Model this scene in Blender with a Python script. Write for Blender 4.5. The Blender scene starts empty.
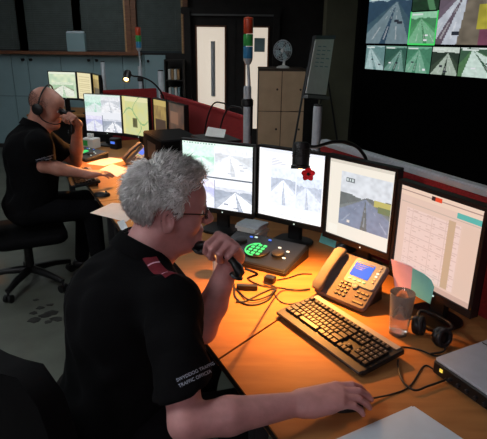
import bpy, math, random
import numpy as np
from mathutils import Vector, Matrix, Euler
from mathutils.bvhtree import BVHTree

random.seed(7)
rng = np.random.default_rng(7)
SC = bpy.context.scene
COL = SC.collection
PI = math.pi

# ------------------------------------------------------------------ camera
W_PX, H_PX = 487, 439
F_PX = 520.0
PITCH = math.radians(19.0)
ROLL = math.radians(0.7)
CAM_Z = 1.68
_fw = np.array([0, math.cos(PITCH), -math.sin(PITCH)])
_up0 = np.array([0, math.sin(PITCH), math.cos(PITCH)])
_rt0 = np.array([1.0, 0, 0])
_rt = _rt0 * math.cos(ROLL) + _up0 * math.sin(ROLL)
_up = _up0 * math.cos(ROLL) - _rt0 * math.sin(ROLL)
CAM = np.array([0, 0, CAM_Z])
cd = bpy.data.cameras.new('camera')
cd.sensor_width = 36.0
cd.sensor_fit = 'HORIZONTAL'
cd.lens = 36.0 * F_PX / W_PX
cd.clip_start = 0.02
cam = bpy.data.objects.new('camera', cd)
COL.objects.link(cam)
m4 = Matrix(((_rt[0], _up[0], -_fw[0], 0), (_rt[1], _up[1], -_fw[1], 0),
             (_rt[2], _up[2], -_fw[2], CAM_Z), (0, 0, 0, 1)))
cam.matrix_world = m4
SC.camera = cam


def ray(x, y):
    return _fw + _rt * (x - W_PX / 2) / F_PX + _up * (H_PX / 2 - y) / F_PX


def atz(x, y, z):
    d = ray(x, y)
    return Vector(CAM + d * ((z - CAM_Z) / d[2]))


def aty(x, y, Y):
    d = ray(x, y)
    return Vector(CAM + d * (Y / d[1]))


# ------------------------------------------------------------------ world, exposure
w = bpy.data.worlds.new('world')
SC.world = w
w.use_nodes = True
w.node_tree.nodes['Background'].inputs[0].default_value = (0.02, 0.025, 0.03, 1)
w.node_tree.nodes['Background'].inputs[1].default_value = 1.0
SC.view_settings.view_transform = 'Standard'
SC.view_settings.look = 'None'
SC.view_settings.exposure = 0.0
SC.view_settings.gamma = 1.0
SC.view_settings.use_curve_mapping = False
SC.cycles.use_denoising = True
SC.cycles.max_bounces = 12
SC.cycles.diffuse_bounces = 4
SC.cycles.transmission_bounces = 12
FILL_PANELS = [(-2.0, 0.9, 18.0), (-3.1, 4.6, 7.0), (-0.5, 4.0, 7.0), (-2.0, 6.8, 6.0), (-1.5, -2.2, 17.0), (0.3, -2.2, 11.0)]     # x, y, radiance of unseen ceiling panels added to brighten the room


# ------------------------------------------------------------------ materials
def srgb(r, g, b):
    f = lambda c: ((c / 255 + 0.055) / 1.055) ** 2.4 if c / 255 > 0.04045 else c / 255 / 12.92
    return (f(r), f(g), f(b))


def mat(name, col, rough=0.5, metal=0.0, var=0.0, scale=20.0, bump=0.0, emit=None, es=0.0, trans=0.0, ior=1.45, stretch=None, spec=None, coat=0.0):
    m = bpy.data.materials.new(name)
    m.use_nodes = True
    nt = m.node_tree
    b = nt.nodes['Principled BSDF']
    b.inputs['Base Color'].default_value = (*col, 1)
    b.inputs['Roughness'].default_value = rough
    b.inputs['Metallic'].default_value = metal
    b.inputs['IOR'].default_value = ior
    if spec is not None:
        b.inputs['Specular IOR Level'].default_value = spec
    if coat:
        b.inputs['Coat Weight'].default_value = coat
    if trans:
        b.inputs['Transmission Weight'].default_value = trans
    if emit:
        b.inputs['Emission Color'].default_value = (*emit, 1)
        b.inputs['Emission Strength'].default_value = es
    if var or bump:
        tc = nt.nodes.new('ShaderNodeTexCoord')
        mp = nt.nodes.new('ShaderNodeMapping')
        nt.links.new(tc.outputs['Object'], mp.inputs[0])
        if stretch:
            mp.inputs['Scale'].default_value = stretch
        n = nt.nodes.new('ShaderNodeTexNoise')
        n.inputs['Scale'].default_value = scale
        n.inputs['Detail'].default_value = 4
        nt.links.new(mp.outputs[0], n.inputs['Vector'])
        if var:
            r = nt.nodes.new('ShaderNodeValToRGB')
            r.color_ramp.elements[0].position = 0.3
            r.color_ramp.elements[1].position = 0.7
            r.color_ramp.elements[0].color = (*[c * (1 - var) for c in col], 1)
            r.color_ramp.elements[1].color = (*[min(1, c * (1 + var)) for c in col], 1)
            nt.links.new(n.outputs[0], r.inputs[0])
            nt.links.new(r.outputs[0], b.inputs['Base Color'])
        if bump:
            bp = nt.nodes.new('ShaderNodeBump')
            bp.inputs['Strength'].default_value = bump
            bp.inputs['Distance'].default_value = 0.01
            nt.links.new(n.outputs[0], bp.inputs['Height'])
            nt.links.new(bp.outputs[0], b.inputs['Normal'])
    return m


def screen_mat(name, strength):
    m = bpy.data.materials.new(name)
    m.use_nodes = True
    nt = m.node_tree
    b = nt.nodes['Principled BSDF']
    a = nt.nodes.new('ShaderNodeAttribute')
    a.attribute_name = 'Col'
    b.inputs['Base Color'].default_value = (0.01, 0.01, 0.01, 1)
    b.inputs['Roughness'].default_value = 0.35
    nt.links.new(a.outputs['Color'], b.inputs['Emission Color'])
    b.inputs['Emission Strength'].default_value = strength
    return m


M = {}
M['black'] = mat('black_plastic', (0.006, 0.006, 0.0065), 0.45, var=0.2, scale=60)
M['black_matte'] = mat('black_matte', (0.003, 0.003, 0.0035), 0.85, var=0.2, scale=40, spec=0.15)
M['darkgrey'] = mat('dark_grey_plastic', (0.018, 0.018, 0.02), 0.55, var=0.15, scale=50)
M['silver'] = mat('silver_metal', (0.60, 0.64, 0.68), 0.42, metal=0.2, var=0.08, scale=30)
M['chrome'] = mat('chrome', (0.7, 0.7, 0.72), 0.15, metal=1.0)
M['red_fabric'] = mat('red_fabric', (0.30, 0.018, 0.020), 0.9, var=0.25, scale=120, bump=0.3)
M['desk'] = mat('desk_laminate', (0.34, 0.155, 0.052), 0.55, var=0.12, scale=6, stretch=(1, 6, 1), spec=0.12)
M['desk_edge'] = mat('desk_edge', (0.02, 0.017, 0.015), 0.5, var=0.1)
M['white'] = mat('white_plastic', (0.7, 0.7, 0.68), 0.4, var=0.04)
M['paper'] = mat('paper', (0.74, 0.74, 0.72), 0.85, var=0.04, scale=15)
M['paper_blue'] = mat('paper_cool', (0.58, 0.66, 0.72), 0.85, var=0.05, scale=15)
M['ink'] = mat('ink', (0.12, 0.12, 0.14), 0.9, var=0.1)
M['floor'] = mat('floor_vinyl', (0.085, 0.092, 0.075), 0.6, var=0.18, scale=5, bump=0.05)
M['stain'] = mat('floor_stain', (0.02, 0.02, 0.018), 0.6, var=0.3)
M['wall_panel'] = mat('wall_panel_grey_blue', (0.27, 0.40, 0.43), 0.6, var=0.06, scale=4)
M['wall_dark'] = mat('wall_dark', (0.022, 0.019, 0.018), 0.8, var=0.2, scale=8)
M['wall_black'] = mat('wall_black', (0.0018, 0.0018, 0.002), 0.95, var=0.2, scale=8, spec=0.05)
M['wall_olive'] = mat('wall_olive', (0.14, 0.14, 0.09), 0.8, var=0.1, scale=4)
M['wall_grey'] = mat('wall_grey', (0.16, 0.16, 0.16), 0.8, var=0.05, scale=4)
M['ceiling'] = mat('ceiling', (0.45, 0.45, 0.45), 0.9, var=0.05, scale=4)
M['wood'] = mat('brown_wood', (0.19, 0.075, 0.035), 0.5, var=0.3, scale=12, stretch=(1, 1, 8))
M['wood_light'] = mat('light_wood', (0.45, 0.27, 0.12), 0.5, var=0.3, scale=12, stretch=(1, 1, 8))
M['blind'] = mat('blind_slat', (0.19, 0.23, 0.225), 0.6, var=0.1, scale=10)
M['blind_blue'] = mat('blind_backing', (0.03, 0.045, 0.055), 0.6, var=0.15, scale=3)
M['window_glass'] = mat('window_glass', (0.8, 0.85, 0.9), 0.05, trans=1.0, ior=1.1)
M['locker'] = mat('locker_brown', (0.55, 0.37, 0.23), 0.6, var=0.1, scale=6)
M['locker_side'] = mat('locker_edge', (0.06, 0.038, 0.024), 0.6, var=0.1)
M['lit_glass'] = mat('lit_frosted_pane', (0.7, 0.66, 0.6), 0.6, emit=srgb(222, 208, 190), es=0.8, var=0.05, scale=3)
M['skin'] = mat('skin_near', (0.50, 0.245, 0.235), 0.52, var=0.10, scale=35, bump=0.12)
M['skin2'] = mat('skin_far', (0.48, 0.22, 0.16), 0.52, var=0.12, scale=30, bump=0.10)
M['hair'] = mat('grey_hair', (0.80, 0.79, 0.74), 0.6, var=0.35, scale=45)
M['hair_dark'] = mat('cropped_hair', (0.10, 0.06, 0.05), 0.8, var=0.3, scale=80)
M['shirt'] = mat('black_shirt', (0.0028, 0.0028, 0.0034), 0.95, var=0.25, scale=14, bump=0.4, spec=0.15)
M['trousers'] = mat('black_trousers', (0.004, 0.004, 0.005), 0.95, var=0.25, scale=14, spec=0.15)
M['epaulette'] = mat('maroon_epaulette', (0.16, 0.010, 0.020), 0.8, var=0.2, scale=60)
M['thread'] = mat('white_thread', (0.50, 0.56, 0.66), 0.8, var=0.1)
M['eye_white'] = mat('eye_white', (0.7, 0.68, 0.65), 0.25, var=0.03)
M['iris'] = mat('iris', (0.05, 0.04, 0.035), 0.2, var=0.1)
M['lens'] = mat('spectacle_lens', (0.9, 0.9, 0.92), 0.03, trans=1.0, ior=1.1)
M['phone'] = mat('phone_taupe', (0.115, 0.10, 0.098), 0.65, var=0.08, scale=40, spec=0.15)
M['phone_dark'] = mat('phone_dark', (0.03, 0.025, 0.023), 0.45, var=0.08, scale=40)
M['phone_silver'] = mat('phone_silver', (0.22, 0.25, 0.28), 0.65, var=0.05, spec=0.15)
M['key'] = mat('key_black', (0.016, 0.014, 0.013), 0.38, var=0.1, scale=60)
M['key_legend'] = mat('key_legend', (0.22, 0.22, 0.22), 0.6, var=0.1)
M['key_grey'] = mat('key_grey', (0.32, 0.30, 0.27), 0.45, var=0.05)
M['glass'] = mat('clear_glass', (0.95, 0.92, 0.88), 0.06, trans=0.88, ior=1.45)
M['water'] = mat('water', (1.0, 1.0, 1.0), 0.0, trans=1.0, ior=1.33)
M['note_pink'] = mat('note_pink', (0.80, 0.50, 0.62), 0.85, var=0.06)
M['note_green'] = mat('note_green', (0.20, 0.72, 0.70), 0.85, var=0.06)
M['lcd_blue'] = mat('lcd_blue', (0.01, 0.015, 0.05), 0.8, spec=0.05, emit=srgb(70, 120, 235), es=1.2, var=0.1)
M['led_green'] = mat('led_green', (0.02, 0.2, 0.05), 0.4, emit=(0.08, 0.9, 0.22), es=1.0, var=0.1)
M['led_dim'] = mat('led_white', (0.4, 0.4, 0.4), 0.4, emit=(0.7, 0.9, 0.8), es=0.8, var=0.1)
M['led_blue'] = mat('led_blue', (0.02, 0.04, 0.3), 0.4, emit=(0.1, 0.25, 1.0), es=0.8, var=0.1)
M['led_amber'] = mat('led_amber', (0.3, 0.2, 0.02), 0.4, emit=(1.0, 0.7, 0.1), es=1.0, var=0.1)
M['red_paper'] = mat('red_paper', (0.75, 0.015, 0.03), 0.7, var=0.15, scale=40, emit=(0.7, 0.01, 0.03), es=0.0)
M['b_red'] = mat('beacon_red', (0.65, 0.07, 0.02), 0.3, var=0.1, coat=0.3)
M['b_green'] = mat('beacon_green', (0.05, 0.50, 0.10), 0.3, var=0.1, coat=0.3)
M['b_blue'] = mat('beacon_blue', (0.05, 0.28, 0.55), 0.3, var=0.1, coat=0.3)
M['bulb'] = mat('warm_bulb', (1, 0.8, 0.5), 0.4, emit=(1.0, 0.62, 0.22), es=14.0, var=0.01)
M['fill_panel'] = None
M['device'] = mat('device_grey', (0.42, 0.45, 0.50), 0.45, var=0.05)
M['scr1'] = screen_mat('screen_bright', 1.25)
M['scr2'] = screen_mat('screen_mid', 1.0)


# ------------------------------------------------------------------ mesh builder
class MB:
    def __init__(s, xf=None):
        s.v, s.f, s.xf = [], [], xf

    def add(s, vs, fs, xf=None):
        o = len(s.v)
        for v in vs:
            v = Vector(v)
            s.v.append(xf @ v if xf else v)
        s.f += [tuple(i + o for i in f) for f in fs]
        return s

    def box(s, c, d, rot=None, taper=1.0):
        x, y, z = d[0] / 2, d[1] / 2, d[2] / 2
        t = taper
        vs = [(-x, -y, -z), (x, -y, -z), (x, y, -z), (-x, y, -z), (-x * t, -y * t, z), (x * t, -y * t, z), (x * t, y * t, z), (-x * t, y * t, z)]
        fs = [(0, 3, 2, 1), (4, 5, 6, 7), (0, 1, 5, 4), (1, 2, 6, 5), (2, 3, 7, 6), (3, 0, 4, 7)]
        xf = Matrix.Translation(Vector(c))
        if rot is not None:
            xf = xf @ (rot.to_4x4() if not isinstance(rot, Euler) else rot.to_matrix().to_4x4())
        return s.add(vs, fs, xf)

    def rbox(s, c, d, r=0.01, rot=None, seg=3):
        """box with rounded vertical corners and softened top/bottom rims"""
        x, y, z = d[0] / 2, d[1] / 2, d[2] / 2
        r = min(r, x * .99, y * .99)
        e = min(r * 0.5, z * 0.5)
        loops = []
        for zz, ins in ((-z, e), (-z + e, 0), (z - e, 0), (z, e)):
            lp = []
            for cx, cy, a0 in ((x - r, y - r, 0), (-x + r, y - r, PI / 2), (-x + r, -y + r, PI), (x - r, -y + r, 3 * PI / 2)):
                for k in range(seg + 1):
                    a = a0 + k * PI / 2 / seg
                    rr = max(r - ins, 0.0005)
                    lp.append((cx + rr * math.cos(a), cy + rr * math.sin(a), zz))
            loops.append(lp)
        xf = Matrix.Translation(Vector(c))
        if rot is not None:
            xf = xf @ (rot.to_matrix().to_4x4() if isinstance(rot, Euler) else rot.to_4x4())
        return s.loft(loops, xf=xf)

    def loft(s, loops, cap=True, xf=None, close=True):
        n = len(loops[0])
        vs = [p for l in loops for p in l]
        fs = []
        for i in range(len(loops) - 1):
            for j in range(n if close else n - 1):
                k = (j + 1) % n
                fs.append((i * n + j, i * n + k, (i + 1) * n + k, (i + 1) * n + j))
        if cap:
            fs.append(tuple(range(n - 1, -1, -1)))
            fs.append(tuple((len(loops) - 1) * n + j for j in range(n)))
        return s.add(vs, fs, xf)

    def cyl(s, a, b, ra, rb=None, n=16):
        return s.tube([a, b], [ra, ra if rb is None else rb], n)

    def tube(s, pts, r, n=10, cap=True):
        pts = [Vector(p) for p in pts]
        if not isinstance(r, (list, tuple)):
            r = [r] * len(pts)
        loops = []
        t0 = (pts[1] - pts[0]).normalized()
        up = Vector((0, 0, 1)) if abs(t0.z) < 0.9 else Vector((1, 0, 0))
        u = t0.cross(up).normalized()
        for i, p in enumerate(pts):
            t = ((pts[min(i + 1, len(pts) - 1)] - pts[max(i - 1, 0)])).normalized()
            u = (u - t * u.dot(t)).normalized()
            v = t.cross(u)
            loops.append([p + (u * math.cos(a) + v * math.sin(a)) * r[i] for a in [2 * PI * k / n for k in range(n)]])
        return s.loft(loops, cap)

    def lathe(s, prof, n=20, c=(0, 0, 0), xf=None):
        c = Vector(c)
        loops = [[c + Vector((r * math.cos(2 * PI * k / n), r * math.sin(2 * PI * k / n), z)) for k in range(n)] for r, z in prof]
        return s.loft(loops, True, xf)

    def ell(s, c, r, rot=None, n=16, m=10):
        prof = []
        for i in range(m + 1):
            a = -PI / 2 + PI * i / m
            prof.append((max(math.cos(a), 1e-3), math.sin(a)))
        xf = Matrix.Translation(Vector(c))
        if rot is not None:
            xf = xf @ (rot.to_matrix().to_4x4() if isinstance(rot, Euler) else rot.to_4x4())
        xf = xf @ Matrix.Diagonal((r[0], r[1], r[2], 1))
        return s.lathe(prof, n, xf=xf)

    def prism(s, poly, z0, z1):
        return s.loft([[(x, y, z0) for x, y in poly], [(x, y, z1) for x, y in poly]])

    def build(s, name, m, parent=None, smooth=None, bevel=0.0):
        me = bpy.data.meshes.new(name)
        vs = [(s.xf @ v) if s.xf else v for v in s.v]
        me.from_pydata([tuple(v) for v in vs], [], s.f)
        import bmesh
        bm = bmesh.new()
        bm.from_mesh(me)
        bmesh.ops.recalc_face_normals(bm, faces=bm.faces)
        if bevel:
            bmesh.ops.bevel(bm, geom=[e for e in bm.edges if len(e.link_faces) == 2 and e.calc_face_angle(0) > 0.6], offset=bevel, segments=2, affect='EDGES', clamp_overlap=True)
        bm.to_mesh(me)
        bm.free()
        return link(name, me, m, parent, smooth)


def link(name, me, m, parent=None, smooth=None):
    if m is not None:
        me.materials.clear()
        me.materials.append(M[m] if isinstance(m, str) else m)
    if smooth is not None:
        me.polygons.foreach_set('use_smooth', [True] * len(me.polygons))
        if smooth > 0:
            me.set_sharp_from_angle(angle=math.radians(smooth))
    o = bpy.data.objects.new(name, me)
    COL.objects.link(o)
    o.parent = parent
    return o


def tag(o, label, cat, group=None):
    o['label'] = label
    o['category'] = cat
    if group:
        o['group'] = group
    return o


def thing(name, label, cat, loc=(0, 0, 0), rz=0.0, group=None):
    o = bpy.data.objects.new(name, None)
    o.empty_display_size = 0.05
    COL.objects.link(o)
    o.location = loc
    o.rotation_euler = (0, 0, rz)
    return tag(o, label, cat, group)


def struct(o):
    o['kind'] = 'structure'
    return o


def bez(pts, n=8):
    """Catmull-Rom through points"""
    P = [Vector(p) for p in pts]
    P = [P[0] * 2 - P[1]] + P + [P[-1] * 2 - P[-2]]
    out = []
    for i in range(1, len(P) - 2):
        a, b, c, d = P[i - 1:i + 3]
        for k in range(n):
            t = k / n
            out.append(0.5 * ((2 * b) + (c - a) * t + (2 * a - 5 * b + 4 * c - d) * t * t + (3 * b - a - 3 * c + d) * t ** 3))
    out.append(P[-2])
    return out


# bench frame: s runs along the partition away from the camera, t from the partition to the seats
B0 = Vector((0.859, 1.779, 0))
SD = Vector((-0.44, 0.898, 0))
TD = Vector((-0.898, -0.44, 0))
BENCH_RZ = math.atan2(SD.y, SD.x)
DESK = 0.73


def BN(s, t, z=0.0):
    return B0 + SD * s + TD * t + Vector((0, 0, z))


def to_bench(p):
    q = Vector((p[0], p[1], 0)) - B0
    return q.dot(SD), q.dot(TD)


# ================================================================== room shell
BACK = 8.3
fl = struct(MB().box((-0.6, 2.7, -0.05), (9.4, 11.6, 0.1)).build('floor', 'floor'))
for i, (px, py, r) in enumerate([(34, 320, .035), (44, 316, .028), (52, 313, .03), (40, 308, .02), (34, 313, .02), (57, 319, .03), (48, 322, .022), (50, 305, .018), (36, 300, .014)]):
    p = atz(px, py, 0)
    pts = [(p.x + r * (0.7 + 0.6 * random.random()) * math.cos(a * PI / 5) * 1.3, p.y + r * (0.7 + 0.6 * random.random()) * math.sin(a * PI / 5)) for a in range(10)]
    MB().prism(pts, 0.0005, 0.0025).build('floor_mark', 'stain', fl)
struct(MB().box((-0.6, 2.7, 2.83), (9.4, 11.6, 0.06)).build('ceiling', 'ceiling'))
struct(MB().box((-5.35, 2.7, 1.4), (0.1, 11.6, 2.8)).build('wall_left', 'wall_grey'))
struct(MB().box((-0.6, -3.15, 1.4), (9.4, 0.1, 2.8)).build('wall_front', 'wall_grey'))
wb = struct(MB().box((-0.6, BACK + 0.25, 1.4), (9.4, 0.3, 2.8)).build('wall_back', 'wall_dark'))
# back wall cladding: grey-blue panels below the sill, in two rows
def wx(px, Y=BACK):
    return aty(px, 50, Y).x
z_sill = aty(60, 54, BACK).z
z_mid = aty(60, 97, BACK).z
edges = [wx(p) for p in (-130, -95, -60, -26, 8, 24.5, 58, 91, 121, 143, 165)]
for i in range(len(edges) - 1):
    x0, x1 = edges[i], edges[i + 1]
    for z0, z1 in ((z_mid + .004, z_sill), (0.06, z_mid - .004)):
        pn = MB().box(((x0 + x1) / 2, BACK + 0.085, (z0 + z1) / 2), (x1 - x0 - 0.008, 0.05, z1 - z0)).build('panel', 'wall_panel', wb, bevel=0.003)
    for hx in ((x0 - 0.06, x0 + 0.06) if i in (1, 3, 5, 7, 9) else ()):
        MB().cyl((hx, BACK + 0.06, z_sill - 0.09), (hx, BACK + 0.03, z_sill - 0.09), 0.022, 0.018, 8).build('hook_plate', 'black', wb, smooth=30)
        MB().tube([(hx, BACK + 0.03, z_sill - 0.09), (hx, BACK - 0.0, z_sill - 0.10), (hx, BACK - 0.02, z_sill - 0.075)], 0.010, 6).build('hook', 'black', wb, smooth=30)
struct(MB().box((-0.6, BACK + 0.06, 0.03), (9.4, 0.06, 0.06)).build('baseboard_back', 'wall_dark'))
# olive pillar and black side wall that carries the video wall
VW0 = Vector((1.46, 6.0, 0))
VD = -SD
VN = Vector((-0.898, -0.44, 0))
wl = aty(343, 60, 6.25)
wl = VW0 - VD * ((VW0 - Vector((wl.x, wl.y, 0))).dot(VD))
we = wl + VD * 9.2
poly = [(wl.x, wl.y), (we.x, we.y), (we.x - VN.x * .15, we.y - VN.y * .15), (wl.x - VN.x * .15, wl.y - VN.y * .15)]
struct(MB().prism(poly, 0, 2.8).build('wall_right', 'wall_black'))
p0, p1 = aty(324, 60, 7.2), aty(346, 60, 7.2)
struct(MB().box(((p0.x + p1.x) / 2 + .05, 7.35, 1.4), (p1.x - p0.x + .1, 0.3, 2.8)).build('wall_pillar', 'wall_olive'))
struct(MB().box((3.4, 7.35, 1.4), (3.6, 0.3, 2.8)).build('wall_return', 'wall_dark'))

# windows with venetian blinds
def window(n, xa, xb, sill=True, slatmat='blind'):
    z0, z1 = z_sill + 0.03, 2.55
    fr = MB()
    wfr = struct(MB().box(((xa + xb) / 2, BACK + 0.10, (z0 + z1) / 2), (xb - xa, 0.01, z1 - z0)).build('window_%d' % n, 'blind_blue'))
    for x in (xa, xb):
        MB().box((x, BACK + 0.05, (z0 + z1) / 2), (0.075, 0.09, z1 - z0)).build('window_frame', 'wood', wfr)
        MB().box((x - 0.052, BACK + 0.06, (z0 + z1) / 2), (0.03, 0.06, z1 - z0)).build('frame_bead', 'wood_light', wfr)
    sl = MB()
    z = z0 + 0.04
    while z < z1:
        sl.box(((xa + xb) / 2, BACK + 0.075, z), (xb - xa - 0.09, 0.028, 0.002), Euler((math.radians(-52), 0, 0)))
        z += 0.026
    so = sl.build('blind_slats', slatmat, wfr)
    so['kind'] = 'stuff'
    for x in (xa + (xb - xa) * .2, xa + (xb - xa) * .8):
        MB().tube([(x, BACK + 0.055, z0 + .03), (x, BACK + 0.055, z1)], 0.002, 4).build('ladder_cord', 'blind', wfr)
    return wfr
wxs = [wx(-32), wx(24), wx(79), wx(129.5)]
for i in range(3):
    window(i + 1, wxs[i], wxs[i + 1], slatmat='blind')
struct(MB().box(((wxs[0] + wx(141)) / 2, BACK + 0.03, z_sill + 0.015), (wx(141) - wxs[0], 0.20, 0.05)).build('trim_1', 'wood', bevel=0.006))
window(4, wx(135), wx(186), slatmat='blind')
bx = aty(77, 52, BACK - 0.0)
t = thing('cardboard_box', 'pale carton standing on the brown window sill', 'box', (aty(77, 50, BACK - .02).x, BACK - 0.005, z_sill + 0.0401))
MB().box((0, 0, 0.13), (0.27, 0.10, 0.26)).build('carton', 'wall_panel', t, bevel=0.004)
MB().box((0.0, -0.02, 0.2705), (0.26, 0.055, 0.02), Euler((0.5, 0, 0))).build('flap', 'paper_blue', t)

# double doors with lit frosted panes
dx0, dx1 = wx(190), wx(273)
zt = aty(210, 27, BACK).z
dm = wx(236)
for n, (a, b, pa, pb) in enumerate(((dx0, dm, wx(197), wx(224.5)), (dm, dx1, wx(246), wx(267.5)))):
    d = struct(MB().box(((a + b) / 2, BACK + 0.075, 1.02), (b - a - 0.01, 0.04, 2.04)).build('door_%d' % (n + 1), 'wall_dark'))
    MB().box(((pa + pb) / 2, BACK + 0.045, (zt + 0.35) / 2), (pb - pa, 0.02, zt - 0.35)).build('pane', 'lit_glass', d)
    for xx in (pa - 0.012, pb + 0.012):
        MB().box((xx, BACK + 0.042, (zt + 0.35) / 2), (0.024, 0.035, zt - 0.33)).build('glazing_bead', 'wood', d)
    MB().box(((pa + pb) / 2, BACK + 0.042, zt + 0.012), (pb - pa + .05, 0.035, 0.024)).build('glazing_bead', 'wood', d)
    if n == 0:
        hx = wx(213)
        MB().cyl((hx, BACK + 0.0, 0.85), (hx, BACK + 0.0, zt - .2), 0.035, n=12).build('pull_bar', 'silver', d, smooth=40)
        for zz in (0.9, zt - .25):
            MB().cyl((hx, BACK + 0.0, zz), (hx, BACK + 0.04, zz), 0.014, n=8).build('standoff', 'silver', d)
    else:
        MB().box((wx(259.5), BACK + 0.032, aty(260, 45, BACK).z), (0.16, 0.006, 0.20)).build('door_notice', 'wall_panel', d)
struct(MB().box(((dx0 + dx1) / 2, BACK + 0.05, 2.09), (dx1 - dx0 + .25, 0.12, 0.10)).build('trim_2', 'wall_dark', bevel=0.01))
struct(MB().box((wx(232), BACK + 0.02, aty(232, 15, BACK).z), (wx(275) - wx(190), 0.05, 0.025)).build('trim_3', 'wall_grey'))
for i, px in enumerate((188, 276)):
    struct(MB().box((wx(px), BACK + 0.03, 1.05), (0.10, 0.14, 2.1)).build('trim_%d' % (i + 4), 'wall_dark', bevel=0.01))
# things on a shelf by the blinds: dark shelf unit beside the door
t = thing('bookcase', 'low dark bookcase with ring binders between panelled wall and doors', 'bookcase', ((wx(166) + wx(185)) / 2, BACK - 0.13, 0))
ww = wx(185) - wx(166)
for sx in (-1, 1):
    MB().box((sx * (ww / 2 - .01), 0, 0.70), (0.02, 0.26, 1.4)).build('side_panel', 'wall_dark', t)
for zz in (0.05, 0.42, 0.78, 1.10, 1.385):
    MB().box((0, 0, zz), (ww - .04, 0.25, 0.02)).build('shelf', 'wall_dark', t)
for k, (zz, h, cc) in enumerate(((1.11, .15, 'wood_light'), (0.79, .2, 'paper'))):
    for j in range(4):
        b = MB().box((0, 0, h / 2), (0.035, 0.18, h)).build('ring_binder', ('wood_light' if k == 0 else 'wall_panel') if j % 2 else 'paper', None, bevel=0.003)
        b.location = Vector((t.location.x - 0.075 + j * 0.045, BACK - 0.14, zz + 0.0005))
        tag(b, 'upright %s binder on the %s shelf of the dark bookcase' % (('tan' if k == 0 else 'grey-blue') if j % 2 else 'white', ('upper', 'middle')[k]), 'binder', '%s binders on the %s bookcase shelf' % ('coloured' if j % 2 else 'white', ('upper', 'middle')[k]))

# glowing ceiling panels added out of view as fill light
for i, (x, y, rad) in enumerate(FILL_PANELS):
    t = thing('ceiling_fill', 'added fill panel on the ceiling out of view', 'ceiling light', (x, y, 2.80), group='added ceiling fill panels')
    em = mat('fill_diffuser_%d' % i, (0.8, 0.8, 0.8), 0.6, emit=(1.0, 0.86, 0.95) if y < 0 else (0.90, 0.97, 1.0), es=rad, var=0.01)
    MB().box((0, 0, -0.022), (0.58, 1.18, 0.01)).build('diffuser', em, t)
    for sx in (-1, 1):
        MB().box((sx * 0.3, 0, -0.015), (0.02, 1.22, 0.03)).build('frame_rail', 'white', t)
        MB().box((0, sx * 0.6, -0.015), (0.6, 0.02, 0.03)).build('frame_rail', 'white', t)


# ================================================================== pictures on screens (numpy painters, v = 0 at the bottom)
def L(*c):
    return np.array(srgb(*c))


def fillr(img, U, V, x0, x1, y0, y1, c):
    m = (U >= x0) & (U <= x1) & (V >= y0) & (V <= y1)
    img[m] = c
    return m


def hash2(U, V, n=24, seed=0):
    g = np.random.default_rng(seed).random((n + 2, n + 2))
    x, y = np.clip(U, 0, 1) * n, np.clip(V, 0, 1) * n
    i, j = x.astype(int), y.astype(int)
    fx, fy = x - i, y - j
    return (g[j, i] * (1 - fx) + g[j, i + 1] * fx) * (1 - fy) + (g[j + 1, i] * (1 - fx) + g[j + 1, i + 1] * fx) * fy


def road(img, U, V, x0, x1, y0, y1, hx=.5, hy=.7, sky=(225, 232, 238), land=(120, 130, 110), tar=(150, 152, 160), line=(240, 240, 240), a0=-.9, a1=1.0, seed=1, verge=(150, 155, 130), lanes=2):
    m = (U >= x0) & (U <= x1) & (V >= y0) & (V <= y1)
    u = (U[m] - x0) / (x1 - x0)
    v = (V[m] - y0) / (y1 - y0)
    c = np.zeros((u.size, 3))
    nz = hash2(u, v, 18, seed)
    c[:] = L(*sky)
    below = v < hy + 0.06 * (hash2(u, v * 0, 9, seed + 1) - .3)
    c[below] = L(*land)
    d = np.clip((hy - v) / hy, 1e-3, 1)
    k = (u - hx) / d
    g = v < hy
    ve = g & (k > a0 - .35) & (k < a1 + .35)
    c[ve] = L(*verge)
    rd = g & (k > a0) & (k < a1)
    c[rd] = L(*tar)
    md = g & (abs(k - (a0 + a1) / 2) < 0.07)
    c[md] = L(*land)
    for q in range(1, lanes * 2):
        kk = a0 + (a1 - a0) * q / (lanes * 2)
        ln = g & (abs(k - kk) < 0.02) & (np.sin(6 / (d + .05)) > 0)
        c[ln] = .3 * L(*line) + .7 * c[ln]
    c *= (0.86 + 0.28 * nz)[:, None]
    img[m] = c
    return img


def cars(img, U, V, x0, x1, y0, y1, seed, n=6, c=(40, 45, 55)):
    r = np.random.default_rng(seed)
    for _ in range(n):
        x, y = r.uniform(.25, .8), r.uniform(.05, .5)
        sz = .03 + .04 * (1 - y)
        xx, yy = x0 + x * (x1 - x0), y0 + y * (y1 - y0)
        fillr(img, U, V, xx - sz * (x1 - x0), xx + sz * (x1 - x0), yy, yy + sz * (y1 - y0), L(*(c if r.random() < .6 else (235, 235, 240))))


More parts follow.
